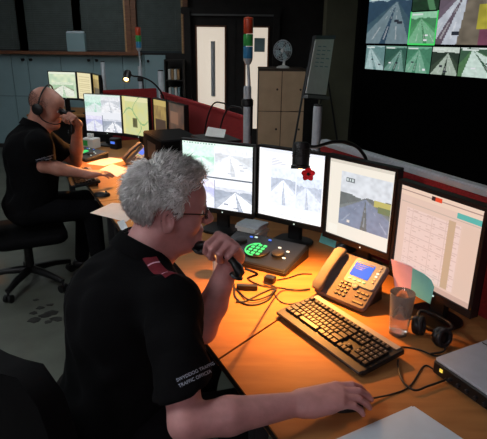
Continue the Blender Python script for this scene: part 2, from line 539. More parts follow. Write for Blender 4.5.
def p_quad(U, V):
    img = np.zeros(U.shape + (3,))
    img[:] = L(238, 240, 246)
    road(img, U, V, 0, .46, .52, .95, .6, .6, (215, 240, 228), (178, 222, 202), (224, 236, 234), seed=3, verge=(200, 226, 214))
    road(img, U, V, .47, 1, .52, .95, .4, .75, (232, 234, 238), (206, 210, 216), (240, 241, 245), seed=4, a0=-.7, a1=.9, verge=(220, 224, 230))
    road(img, U, V, 0, .46, 0, .42, .5, .75, (232, 228, 248), (196, 198, 234), (232, 234, 244), seed=5, verge=(210, 212, 236))
    road(img, U, V, .47, 1, 0, .34, .55, .85, (214, 218, 228), (165, 173, 188), (244, 246, 250), seed=6, a0=-.5, a1=.8, verge=(184, 190, 202))
    cars(img, U, V, .47, 1, 0, .34, 3, 6, (150, 155, 170))
    cars(img, U, V, .47, 1, .52, .95, 5, 6, (200, 204, 212))
    fillr(img, U, V, .3, 1, .47, .487, L(96, 104, 116))
    fillr(img, U, V, .462, .472, 0, .44, L(120, 130, 150))
    fillr(img, U, V, 0, 1, .955, 1, L(225, 240, 232))
    for k in range(12):
        fillr(img, U, V, .02 + k * .04, .045 + k * .04, .965, .985, L(160, 190, 180))
    return img


def p_white(U, V):
    img = np.zeros(U.shape + (3,))
    img[:] = L(252, 250, 250)
    fillr(img, U, V, 0, 1, .95, 1, L(225, 228, 238))
    fillr(img, U, V, .18, .98, .18, .76, L(228, 232, 240))
    road(img, U, V, .20, .58, .2, .72, .5, .72, (226, 232, 242), (182, 190, 206), (232, 236, 246), seed=8, verge=(200, 206, 220))
    road(img, U, V, .60, .97, .2, .66, .4, .7, (216, 224, 238), (184, 192, 208), (220, 226, 236), seed=9, verge=(198, 204, 218))
    for k in range(5):
        fillr(img, U, V, .2, .2 + .25 * ((k * 37) % 7 + 3) / 10, .86 - k * .022, .868 - k * .022, L(190, 195, 210))
    fillr(img, U, V, 0, .03, 0, 1, L(240, 238, 240))
    for k in range(8):
        fillr(img, U, V, .06 + .1 * k, .12 + .1 * k, .05, .07, L(215, 218, 228))
    return img


def p_motorway(U, V):
    img = np.zeros(U.shape + (3,))
    img[:] = L(246, 238, 224)
    fillr(img, U, V, .0, 1, .955, 1, L(222, 214, 200))
    road(img, U, V, .20, .985, .18, .87, .52, .58, (222, 226, 232), (112, 118, 118), (136, 146, 168), (215, 220, 232), a0=-1.0, a1=1.0, seed=12, verge=(132, 138, 138))
    m = (U > .2) & (U < .985) & (V > .52) & (V < .6) & (U > .74)
    img[m] = L(196, 186, 110)
    m = (U > .2) & (U < .985) & (V > .455) & (V < .53) & (U > .8)
    img[m] = L(120, 132, 96)
    fillr(img, U, V, .28, .42, .74, .80, L(110, 118, 122))
    for k in range(3):
        fillr(img, U, V, .295 + .04 * k, .318 + .04 * k, .755, .788, L(215, 225, 225))
    fillr(img, U, V, .34, .38, .22, .25, L(235, 225, 215))
    fillr(img, U, V, .04, .19, .02, .14, L(250, 244, 232))
    return img


def p_sheet(U, V):
    img = np.zeros(U.shape + (3,))
    img[:] = L(228, 196, 180)
    fillr(img, U, V, 0, 1, .90, 1, L(236, 206, 186))
    fillr(img, U, V, 0, 1, .945, .95, L(170, 140, 130))
    fillr(img, U, V, .40, .45, .93, .975, L(60, 35, 35))
    fillr(img, U, V, .45, .53, .93, .975, L(232, 74, 40))
    fillr(img, U, V, .72, 1, .845, .90, L(90, 180, 170))
    fillr(img, U, V, .02, .98, .82, .835, L(205, 180, 165))
    fillr(img, U, V, .10, .78, .08, .78, L(236, 206, 196))
    for k in range(9):
        fillr(img, U, V, .10 + k * .085, .104 + k * .085, .08, .78, L(222, 190, 178))
    for k in range(18):
        fillr(img, U, V, .10, .78, .10 + k * .038, .104 + k * .038, L(220, 188, 178))
        for j in range(8):
            if (k * 7 + j * 5) % 3:
                fillr(img, U, V, .115 + j * .085, .14 + j * .085 + .03 * ((k * j) % 2), .115 + k * .038, .125 + k * .038, L(216, 184, 172))
    fillr(img, U, V, .64, .72, .08, .80, L(202, 170, 140))
    fillr(img, U, V, .80, .99, .08, .80, L(226, 194, 176))
    fillr(img, U, V, 0, 1, 0, .05, L(205, 170, 155))
    for k in range(7):
        fillr(img, U, V, .02 + k * .05, .05 + k * .05, .012, .035, L(60, 50, 60))
    return img


def p_map(U, V):
    img = np.zeros(U.shape + (3,))
    n = hash2(U, V, 9, 21)[..., None]
    img[:] = L(216, 214, 140) * (1 - n) + L(206, 212, 165) * n
    fillr(img, U, V, 0, 1, .88, 1, L(228, 224, 176))
    fillr(img, U, V, 0, .1, 0, 1, L(226, 218, 150))
    m = (abs(V - .5 - .2 * np.sin(U * 6)) < .02) | (abs(U - .55 - .15 * np.sin(V * 7)) < .015)
    img[m] = L(150, 185, 130)
    fillr(img, U, V, .38, .56, .2, .44, L(120, 118, 78))
    for k in range(3):
        fillr(img, U, V, .40 + k * .05, .42 + k * .05, .22, .42, L(70, 70, 50))
    return img


def p_amber(U, V):
    img = np.zeros(U.shape + (3,))
    n = hash2(U, V, 10, 22)[..., None]
    img[:] = L(176, 150, 84) * (1 - n) + L(120, 96, 60) * n
    fillr(img, U, V, .1, .9, .1, .5, L(70, 52, 40))
    fillr(img, U, V, 0, 1, .85, 1, L(190, 168, 100))
    return img


def p_rust(U, V):
    img = np.zeros(U.shape + (3,))
    n = hash2(U, V, 10, 23)[..., None]
    img[:] = L(96, 62, 44) * (1 - n) + L(50, 34, 28) * n
    fillr(img, U, V, .1, .6, .5, .8, L(120, 82, 60))
    return img


def p_green(U, V):
    img = np.zeros(U.shape + (3,))
    n = hash2(U, V, 8, 25)[..., None]
    img[:] = L(236, 240, 205) * n + L(176, 205, 176) * (1 - n)
    fillr(img, U, V, 0, 1, .93, 1, L(230, 236, 215))
    road(img, U, V, .1, .9, .05, .6, .5, .8, (220, 230, 205), (170, 200, 165), (226, 230, 215), seed=31)
    return img


def p_cream(U, V):
    img = np.zeros(U.shape + (3,))
    img[:] = L(234, 222, 180)
    for k in range(10):
        fillr(img, U, V, .1, .85, .1 + k * .08, .13 + k * .08, L(212, 198, 150))
    return img


def screen_mesh(name, wd, ht, painter, m, parent, nx=110, ny=90, xf=None):
    xs, zs = np.linspace(-wd / 2, wd / 2, nx + 1), np.linspace(0, ht, ny + 1)
    X, Z = np.meshgrid(xs, zs)
    vs = np.stack([X, 0 * X, Z], -1).reshape(-1, 3)
    idx = np.arange((nx + 1) * (ny + 1)).reshape(ny + 1, nx + 1)
    fs = np.stack([idx[:-1, :-1], idx[:-1, 1:], idx[1:, 1:], idx[1:, :-1]], -1).reshape(-1, 4)
    me = bpy.data.meshes.new(name)
    me.from_pydata(vs.tolist(), [], fs.tolist())
    uc = (np.arange(nx) + .5) / nx
    vc = (np.arange(ny) + .5) / ny
    U, V = np.meshgrid(uc, vc)
    col = painter(U, V).reshape(-1, 3)
    ca = me.color_attributes.new('Col', 'FLOAT_COLOR', 'CORNER')
    d = np.ones((len(fs) * 4, 4), np.float32)
    d[:, :3] = np.repeat(col, 4, axis=0)
    ca.data.foreach_set('color', d.ravel())
    o = link(name, me, m, parent)
    if xf is not None:
        o.matrix_local = xf
    return o


# ================================================================== furniture: desks and partitions
sA, tA = to_bench(atz(225, 355, DESK))
sB, tB = to_bench(atz(300, 305, DESK))
seam = lambda t: sA + (t - tA) * (sB - sA) / (tB - tA)


def desk(name, label, poly, legs):
    t = thing(name, label, 'desk')
    MB().prism([(p.x, p.y) for p in poly], DESK - 0.028, DESK).build('worktop', 'desk', t)
    c = sum(poly, Vector()) / len(poly)
    sh = [c + (p - c) * 1.002 for p in poly]
    MB().prism([(p.x, p.y) for p in sh], DESK - 0.024, DESK - 0.006).build('edge_band', 'desk_edge', t)
    for (s, tt) in legs:
        p = BN(s, tt)
        MB().box((p.x, p.y, 0.352), (0.05, 0.05, 0.70), Euler((0, 0, BENCH_RZ))).build('leg', 'darkgrey', t, bevel=0.004)
        MB().lathe([(0.03, 0), (0.03, 0.012), (0.012, 0.02)], 12, (p.x, p.y, 0)).build('foot', 'black', t)
    return t


G = 0.0045
desk('desk', 'wooden desk with keyboard, drinking glass and mouse', [BN(-1.5, 0.02), BN(seam(.02) - G, .02), BN(seam(1.0) - G, 1.0), BN(-1.5, 1.0)],
     [(-1.4, .08), (-1.4, .92), (.25, .08), (-.05, .92)])
desk('desk', 'middle wooden desk between the two seated men', [BN(seam(.02) + G, .02), BN(1.92, .02), BN(1.92, 1.0), BN(seam(1.0) + G, 1.0)],
     [(.75, .08), (.95, .92), (1.82, .08), (1.82, .92)])
desk('desk', 'wooden desk where the bald man works', [BN(1.93, .02), BN(3.9, .02), BN(3.9, 1.0), BN(1.93, 1.0)],
     [(2.03, .08), (2.03, .92), (3.8, .08), (3.8, .92)])


def partition(label, s0, s1, top=1.2, cap=True):
    c = BN((s0 + s1) / 2, 0)
    t = thing('desk_partition', label, 'partition', c, BENCH_RZ)
    Ln = s1 - s0
    MB().box((0, 0, (top - .03 + .12) / 2), (Ln, 0.03, top - .03 - .12)).build('fabric_panel', 'red_fabric', t, bevel=0.003)
    if cap:
        MB().box((0, 0, top - 0.015), (Ln, 0.045, 0.03)).build('top_rail', 'silver', t, bevel=0.006)
    else:
        MB().box((0, 0, top - 0.015), (Ln, 0.032, 0.03)).build('top_rail', 'red_fabric', t, bevel=0.006)
    for x in (-Ln / 2 + .08, Ln / 2 - .08):
        MB().box((x, 0, 0.06), (0.04, 0.028, 0.12)).build('foot_bracket', 'darkgrey', t)
        MB().box((x, 0, 0.008), (0.06, 0.30, 0.016)).build('foot', 'darkgrey', t, bevel=0.004)
    return t


partition('dark red desk screen with silver top rail under the video wall', -1.3, 1.02)
partition('red desk screen running from the beacon post to the far monitors', 1.88, 3.80, cap=False)
# cross screen behind the far workstation
t = thing('desk_partition', 'dark red cross screen behind the small bright lamp', 'partition', BN(4.15, .22), BENCH_RZ + PI / 2 + .1)
MB().box((0, 0, .645), (.56, 0.03, 1.05)).build('fabric_panel', 'red_fabric', t, bevel=0.003)
MB().box((0, 0, 1.185), (.56, 0.034, 0.03)).build('top_rail', 'red_fabric', t, bevel=0.005)
for x in (-.22, .22):
    MB().box((x, 0, 0.06), (0.04, 0.028, 0.12)).build('foot_bracket', 'darkgrey', t)
    MB().box((x, 0, 0.008), (0.06, 0.30, 0.016)).build('foot', 'darkgrey', t)


def post(label, p, top, r=0.022, dark=False):
    t = thing('support_post', label, 'post', (p.x, p.y, 0))
    MB().lathe([(0.05, 0), (0.05, 0.012), (r, 0.02), (r, top - .012), (r * .9, top)], 16).build('tube', 'silver', t, smooth=40)
    MB().lathe([(r * .92, top), (r * .92, top + .008), (r * .5, top + .010)], 16).build('end_cap', 'darkgrey', t)
    return t


def beacon(label, p, ztop, h=0.225, r=0.0275, zpost=1.46, zclamp=1.40, z0=0.0):
    """stack light on a thin pole clamped to a thick silver post"""
    t = thing('signal_beacon', label, 'beacon light', (p.x, p.y, 0))
    rp = 0.023
    MB().lathe([(0.055, z0), (0.055, z0 + 0.012), (rp, z0 + 0.02), (rp, zpost - .01), (rp * .9, zpost)], 16).build('post', 'silver', t, smooth=40)
    MB().lathe([(rp * 1.3, zclamp - .025), (rp * 1.55, zclamp - .02), (rp * 1.55, zclamp + .01), (rp * 1.2, zclamp + .02)], 14).build('clamp', 'black', t, smooth=40)
    MB().cyl((0.022, 0, zclamp - .2), (0.022, 0, zclamp + .0), 0.012, n=8).build('cable_sleeve', 'black', t)
    zb = ztop - h
    MB().tube([(0.008, 0, zpost - .05), (0.008, 0, zpost + .02), (0, 0, zb - .02)], [0.010, 0.010, 0.009], 10).build('pole', 'silver', t, smooth=40)
    MB().lathe([(0.010, zb - .035), (0.016, zb - .03), (r * .92, zb - .012), (r, zb)], 18).build('base_cup', 'silver', t, smooth=40)
    sh = h * .30
    z = zb
    for nm, mm in (('blue_lens', 'b_blue'), ('green_lens', 'b_green'), ('red_lens', 'b_red')):
        hh = sh if nm != 'red_lens' else h - 2 * sh - .012
        MB().lathe([(r * .97, z + .001), (r, z + .004), (r, z + hh - .004), (r * .97, z + hh - .001)], 20).build(nm, mm, t, smooth=40)
        z += hh
    MB().lathe([(r, ztop - .012), (r, ztop - .004), (r * .6, ztop)], 18).build('top_cap', 'b_red', t, smooth=40)
    return t


pb = atz(247, 131, 1.16)
beacon('tall red, green and blue signal beacon in front of the doors', pb, aty(249, 17, pb.y).z, zpost=aty(247, 86, pb.y).z, zclamp=aty(247, 102, pb.y).z, z0=DESK)
p2 = aty(141, 90, 6.0)
beacon('small red, green and blue signal beacon beside the bright far lamp', p2, aty(140.5, 27, 6.0).z, h=0.215, r=0.03, zpost=aty(141, 66, 6.0).z, zclamp=aty(141, 79, 6.0).z)
pp = aty(316, 140, BN(1.13, -.05).y)
post('plain silver post beside the flip chart', pp, aty(316, 106, pp.y).z, r=.024)
pp = aty(161.5, 95, 5.5)
post('plain silver post at the far end of the red screen', pp, aty(161.5, 71, 5.5).z, r=.03)
pp = aty(103.5, 75, 7.75)
post('short silver post behind the far dark monitors', pp, aty(103.5, 62, 7.75).z, r=.03)


# ================================================================== monitors
def monitor(label, TL, TR, ztop, hgt, painter, sm='scr1', zdesk=DESK, bez=0.016, group=None, nx=110, ny=90, led='led_dim', fwd=0.0):
    c = (TL + TR) / 2
    d = TR - TL
    c = c + Vector((d.y, -d.x, 0)).normalized() * fwd
    wd = math.hypot(d.x, d.y)
    rz = math.atan2(d.y, d.x)
    t = thing('computer_monitor', label, 'monitor', (c.x, c.y, zdesk), rz, group)
    z1 = ztop - zdesk
    z0 = z1 - hgt
    lo = 0.026
    b = MB()
    b.box((0, 0.012, z1 + bez / 2), (wd + 2 * bez, 0.034, bez))
    b.box((0, 0.012, z0 - lo / 2), (wd + 2 * bez, 0.034, lo))
    for sx in (-1, 1):
        b.box((sx * (wd / 2 + bez / 2), 0.012, (z0 + z1) / 2), (bez, 0.034, hgt))
    b.build('bezel', 'black', t, bevel=0.002)
    hh = hgt + bez + lo
    zc = (z1 + bez + z0 - lo) / 2
    MB().loft([[(sx * (wd / 2 + bez) * k, y, zc + sz * hh / 2 * k) for sx, sz in ((-1, -1), (1, -1), (1, 1), (-1, 1))] for k, y in ((1, 0.0295), (0.98, 0.036), (0.6, 0.06), (0.55, 0.062))]).build('back_housing', 'black_matte', t)
    screen_mesh('screen', wd, hgt, painter, sm, t, nx, ny, Matrix.Translation((0, 0.003, z0)))
    MB().box((0, 0.075, (z0 + hgt * .4) / 2), (0.07, 0.025, z0 + hgt * .4 - .012)).build('stand_neck', 'black', t, bevel=0.004)
    MB().rbox((0, 0.05, 0.008), (0.19, 0.16, 0.016), 0.05).build('stand_base', 'black', t, smooth=40)
    MB().cyl((0.035, -0.0055, z0 - lo / 2), (0.035, -0.0075, z0 - lo / 2), 0.0035, n=8).build('power_light', led, t)
    return t


ZT = 1.2
monitor('monitor showing four bright camera views, facing the grey-haired man', atz(182, 140, ZT), atz(253, 147.3, ZT), ZT, .335, p_quad, bez=.010)
monitor('white monitor screen with two road pictures, behind the red flower', atz(259.5, 146.7, ZT), atz(325.4, 156, ZT), ZT, .335, p_white, bez=.010)
monitor('monitor showing one large motorway picture on a cream page', atz(330.5, 157.5, ZT), atz(395.7, 172, ZT), ZT, .345, p_motorway, sm='scr2')
monitor('monitor showing a pinkish spreadsheet, beside the sticky notes', atz(402, 184, ZT), atz(485, 211.4, ZT), ZT, .335, p_sheet, sm='scr2')
monitor('far monitor with four pale camera views, before the bald man', atz(83.7, 93.9, ZT), atz(119.9, 95.7, ZT), ZT, .335, p_quad, nx=50, ny=40, sm='scr2', bez=.004)
monitor('far monitor with a yellow-green map', atz(121.4, 95.7, ZT), atz(147.5, 98.4, ZT), ZT, .335, p_map, nx=50, ny=40, sm='scr2', bez=.004)
monitor('dim amber monitor beside the map monitor', atz(153, 98.9, ZT), atz(166, 101.5, ZT), ZT, .32, p_amber, nx=40, ny=40, sm='scr2', bez=.010)
monitor('dark rust-coloured monitor by the red screen', atz(168, 102, ZT), atz(184, 106.5, ZT), ZT, .32, p_rust, nx=40, ny=40, sm='scr2', bez=.010)
d3 = desk_far = thing('desk', 'hindmost desk under the windows behind the bald man', 'desk', (-2.0, 7.25, 0))
MB().box((0, 0, .72), (1.7, .8, .028)).build('worktop', 'desk', d3, bevel=.003)
for x in (-.80, .80):
    MB().box((x, 0, .353), (.03, .76, .706)).build('side_panel', 'darkgrey', d3)
MB().box((0, .3, .45), (1.57, .02, .5)).build('modesty_panel', 'darkgrey', d3)
zb = aty(60, 72, 7.1).z
monitor('hindmost monitor with a pale green picture under the windows', aty(48, 72, 7.15), aty(75, 73, 7.05), zb, .33, p_green, nx=40, ny=36, sm='scr2', zdesk=.734, bez=.009)
monitor('hindmost monitor with a cream page', aty(76.8, 73.3, 7.05), aty(90.5, 74.5, 6.8), zb, .33, p_cream, nx=30, ny=30, sm='scr2', zdesk=.734, bez=.008)
monitor('hindmost dim brown monitor', aty(92.5, 75, 6.78), aty(98.5, 76, 6.5), zb - .005, .31, p_amber, nx=24, ny=24, sm='scr2', zdesk=.734, bez=.010)


# ================================================================== video wall
def vtile(px0, px1, py0, py1):
    pass


VZ0 = aty(365, 70, 6.0).z
vx = aty(364.5, 70, 6.0)


def on_vw(px, py=60):
    """distance along the video wall where the sight line through column px meets it"""
    d = ray(px, py)
    o = Vector((0, 0, 0))
    dd = Vector((d[0], d[1], 0))
    n = VN
    k = (VW0 - o).dot(n) / dd.dot(n)
    return (dd * k - VW0).dot(VD)


def mk_road(**kw):
    def f(U, V):
        img = np.zeros(U.shape + (3,))
        road(img, U, V, 0, 1, 0, 1, **kw)
        cars(img, U, V, 0, 1, 0, 1, kw.get('seed', 1), 2)
        fillr(img, U, V, .05, .45, .90, .95, L(220, 230, 225))
        return img
    return f


def vroad(sky, land, tar, hx, hy, a0, a1, seed, verge):
    return mk_road(sky=sky, land=land, tar=tar, hx=hx, hy=hy, a0=a0, a1=a1, seed=seed, verge=verge)


def p_verge(U, V):
    img = mk_road(sky=(170, 175, 190), land=(96, 84, 96), tar=(190, 196, 206), hx=.42, hy=.98, a0=-.75, a1=-.02, seed=44, verge=(110, 96, 110))(U, V)
    m = (U > .40 + (V - .5) * .12) & (V < .86)
    n = hash2(U, V, 14, 46)
    img[m] = (L(120, 110, 96) * (.6 + .6 * n[..., None]))[m]
    m = (U > .62) & (V < .68) & (V > .26)
    img[m] = (L(176, 166, 60) * (.7 + .5 * n[..., None]))[m]
    m = (U > .66) & (V <= .26)
    img[m] = (L(120, 70, 90) * (.7 + .5 * n[..., None]))[m]
    m = V > .86
    img[m] = (L(70, 66, 86) * (.7 + .6 * n[..., None]))[m]
    return img


def p_dark(U, V):
    img = np.zeros(U.shape + (3,))
    n = hash2(U, V, 8, 47)
    img[:] = L(22, 50, 30) * (.5 + n[..., None])
    m = abs(U - .55 - (1 - V) * .25) < .12
    img[m] = L(80, 130, 90)
    return img


vwt = thing('video_wall', 'large video wall of motorway camera pictures on the black wall', 'video wall', (VW0.x + VN.x * 0.0, VW0.y + VN.y * 0.0, VZ0), math.atan2(VD.y, VD.x))
SV = [on_vw(p, 60) for p in (364.5, 406.5, 432.8, 500)]
SB = [on_vw(p, 72) for p in (364.5, 383.5, 405, 430, 457.5, 500)]
h_low = aty(365, 45, 6.0).z - VZ0
h_mid = h_low + 0.012
h_top = h_mid + 0.50
MB().box(((SV[-1] + SV[0]) / 2, 0.06, h_top / 2), (SV[-1] - SV[0] + .16, 0.10, h_top + .10)).build('housing', 'black_matte', vwt)
FR = -0.0005
tiles = []
pt = [vroad((150, 175, 185), (45, 70, 90), (112, 132, 140), .68, .86, -.9, .35, 41, (62, 88, 100)),
      vroad((150, 205, 170), (70, 130, 90), (120, 180, 140), .4, .8, -.5, 1.0, 42, (80, 150, 100)),
      p_verge]
pbm = [vroad((160, 190, 190), (105, 140, 140), (170, 196, 196), .2, .95, -.2, .9, 51, (120, 150, 150)),
       vroad((120, 160, 145), (48, 88, 76), (110, 150, 138), .75, .9, -.8, .2, 52, (60, 100, 85)),
       vroad((110, 170, 140), (70, 128, 100), (120, 172, 146), .5, .9, -.7, .4, 53, (80, 140, 110)),
       vroad((205, 215, 205), (42, 55, 45), (170, 185, 170), .6, .8, -.6, .45, 54, (60, 75, 60)),
       vroad((225, 235, 230), (60, 90, 70), (205, 225, 215), .3, .95, -.2, 1.4, 55, (80, 120, 80))]
vs_m = screen_mat('video_wall_picture', 0.85)


def vt(s0, s1, z0, z1, painter, nx=44, ny=40):
    g = 0.006
    screen_mesh('picture_tile', s1 - s0 - 2 * g, z1 - z0 - 2 * g, painter, vs_m, vwt, nx, ny, Matrix.Translation(((s0 + s1) / 2, -0.004, z0 + g)))


for i in range(5):
    vt(SB[i], SB[i + 1], 0, h_low, pbm[i])
vt(SV[0], SV[1], h_mid, h_top, pt[0], 60, 60)
vt(SV[2], SV[3], h_mid, h_top, pt[2], 60, 60)
zs = h_mid + (h_top - h_mid) * .62
vt(SV[1], SV[2], h_mid, zs, pt[1])
vt(SV[1], SV[2], zs, h_top, p_dark)
gm = mat('green_highlight', (0.02, 0.3, 0.05), 0.5, emit=(0.06, 0.75, 0.14), es=0.8, var=0.02)
for (a, b, c, d) in ((SV[1], SV[2], h_mid - .004, h_mid + .012), (SV[1] - .004, SV[1] + .008, h_mid, zs), (SV[2] - .008, SV[2] + .004, h_mid, zs)):
    MB().box(((a + b) / 2, -0.007, (c + d) / 2), (b - a, 0.004, d - c)).build('highlight_frame', gm, vwt)

# ================================================================== lockers, fan, flip chart
LY = 6.0
zl = aty(280, 70, LY).z
lx0, lx1 = aty(258.5, 90, LY).x, aty(305, 90, LY).x
t = thing('locker_unit', 'brown locker unit with six doors beside the flip chart', 'cabinet', ((lx0 + lx1) / 2, LY, 0))
lw = lx1 - lx0
MB().box((0, 0.25, zl / 2), (lw, 0.46, zl - 0.001)).build('carcass', 'locker_side', t)
for r in range(3):
    for c in range(2):
        h = (zl - .04) / 3
        d = MB().box((-lw / 4 + c * lw / 2, 0.01, .03 + h * (r + .5)), (lw / 2 - .008, 0.018, h - .008)).build('locker_door', 'locker', t, bevel=.003)
        MB().cyl((-lw / 4 + c * lw / 2 + .08, -0.001, .03 + h * (r + .55)), (-lw / 4 + c * lw / 2 + .08, -0.016, .03 + h * (r + .55)), .012, n=10).build('lock', 'locker_side', d)
MB().box((0, .25, zl + .006), (lw + .01, .48, .012)).build('top_panel', 'locker_side', t, bevel=.003)

fp = aty(283, 68, LY + .2)
t = thing('desk_fan', 'small grey desk fan on top of the brown lockers', 'fan', (fp.x, LY + .2, zl + .0125), math.radians(-35))
MB().lathe([(.075, 0), (.075, .012), (.05, .022), (.02, .03)], 20).build('base', 'white', t, smooth=40)
MB().tube([(0, .01, .02), (0, .03, .12), (0, .03, .17)], [.016, .014, .013], 10).build('stem', 'white', t, smooth=40)
MB().cyl((0, .085, .19), (0, .0, .19), .028, .036, 14).build('motor', 'white', t, smooth=40)
cg = MB()
for rr, yy in ((.115, -.02), (.108, -.045), (.085, -.055), (.06, -.06), (.035, -.062), (.108, .0), (.085, .01)):
    cg.tube([(rr * math.cos(a), yy, .19 + rr * math.sin(a)) for a in [2 * PI * k / 28 for k in range(29)]], .0022, 5)
for k in range(16):
    a = 2 * PI * k / 16
    cg.tube([(r * math.cos(a), y, .19 + r * math.sin(a)) for r, y in ((.03, -.062), (.085, -.055), (.115, -.02), (.085, .01), (.03, .012))], .0018, 4)
cg.build('cage', 'silver', t, smooth=60)
for k in range(4):
    a = k * PI / 2 + .4
    bl = MB()
    pts = []
    for q in range(5):
        aa = a + (q - 2) * .22
        pts.append((.1 * math.cos(aa), -.02 - .012 * (q - 2) / 2, .19 + .1 * math.sin(aa)))
    inner = [(.02 * math.cos(a + s), -.02, .19 + .02 * math.sin(a + s)) for s in (.5, -.5)]
    loop = pts + inner
    bl.loft([[Vector(p) for p in loop], [Vector(p) + Vector((0, .003, 0)) for p in loop]])
    bl.build('blade', 'wall_panel', t)
MB().cyl((0, -.035, .19), (0, .0, .19), .022, n=12).build('hub', 'white', t, smooth=40)

# flip chart easel
FY = 5.3
a, b = aty(314.5, 37.5, FY - .05), aty(334.5, 37.5, FY + .25)
c_, d_ = aty(303.5, 98, FY - .30), aty(325.5, 100, FY - .0)
t = thing('flip_chart', 'flip chart easel with handwritten sheet beside the black wall', 'flip chart', (0.85, FY, 0))
O = Vector((0.85, FY, 0))
q = lambda p: p - O
ux = (b - a)
uz = (a - c_)
nrm = ux.cross(uz).normalized()
if nrm.y > 0:
    nrm = -nrm
bd = MB()
fr = [q(c_), q(d_), q(b), q(a)]
bd.loft([fr, [p - nrm * .02 for p in fr]])
bd.build('board', 'darkgrey', t)
e1, e2 = .06, .05
def bp(u, v):
    return q(c_) * (1 - u) * (1 - v) + q(d_) * u * (1 - v) + q(b) * u * v + q(a) * (1 - u) * v
pd = [bp(.04, .08), bp(.96, .08), bp(.96, .98), bp(.04, .98)]
sheet = MB().loft([[p + nrm * .001 for p in pd], [p + nrm * .008 for p in pd]]).build('paper_pad', 'paper', t)
for k in range(6):
    v = .86 - k * .065
    for j in range(2 + k % 2):
        u0 = .2 + j * .24
        lnw = [bp(u0, v), bp(u0 + .16, v - .004), bp(u0 + .16, v - .02), bp(u0, v - .016)]
        MB().loft([[p + nrm * .0085 for p in lnw], [p + nrm * .010 for p in lnw]]).build('writing', 'wall_panel', sheet)
MB().loft([[p + nrm * .012 for p in (bp(0, .97), bp(1, .97), bp(1, 1.03), bp(0, 1.03))], [p - nrm * .025 for p in (bp(0, .97), bp(1, .97), bp(1, 1.03), bp(0, 1.03))]]).build('clamp_bar', 'darkgrey', t)
MB().loft([[p + nrm * .045 for p in (bp(0, .0), bp(1, .0), bp(1, .05), bp(0, .05))], [p - nrm * .01 for p in (bp(0, .0), bp(1, .0), bp(1, .05), bp(0, .05))]]).build('pen_tray', 'wall_grey', t)
fx = aty(292, 150, FY - .62)
def leg(p0, p1):
    MB().tube([p0, p1], .010, 8).build('leg', 'darkgrey', t, smooth=40)
dirl = (bp(.1, 0) - bp(.1, 1))
k0 = -(bp(.05, .5).z) / dirl.z
leg(bp(.05, .5) - nrm * .03, bp(.05, .5) - nrm * .03 + dirl * (k0 * .997))
k0 = -(bp(.95, .5).z) / dirl.z
leg(bp(.95, .5) - nrm * .03, bp(.95, .5) - nrm * .03 + dirl * (k0 * .997))
bt = bp(.5, .97) - nrm * .03
leg(bt, Vector((bt.x + .45, bt.y + .55, 0.012)))
# folded-over sheet hanging at the back
hang = [bp(1.0, 1.0) - nrm * .03, bp(1.03, 1.0) - nrm * .16, bp(1.33, .36) - nrm * .30, bp(1.15, .33) - nrm * .10]
MB().loft([hang, [p - nrm * .004 for p in hang]]).build('turned_sheet', 'wall_grey', t)


# ================================================================== desk objects
def frame_xf(o, x, z=(0, 0, 1)):
    """matrix with local x along x, local z close to z, origin o"""
    x = Vector(x).normalized()
    z = Vector(z)
    y = z.cross(x).normalized()
    z = x.cross(y)
    m = Matrix.Identity(4)
    for i in range(3):
        m[i][0], m[i][1], m[i][2], m[i][3] = x[i], y[i], z[i], o[i]
    return m


def thing_xf(name, label, cat, o, x, group=None):
    x = Vector(x)
    return thing(name, label, cat, o, math.atan2(x.y, x.x), group)


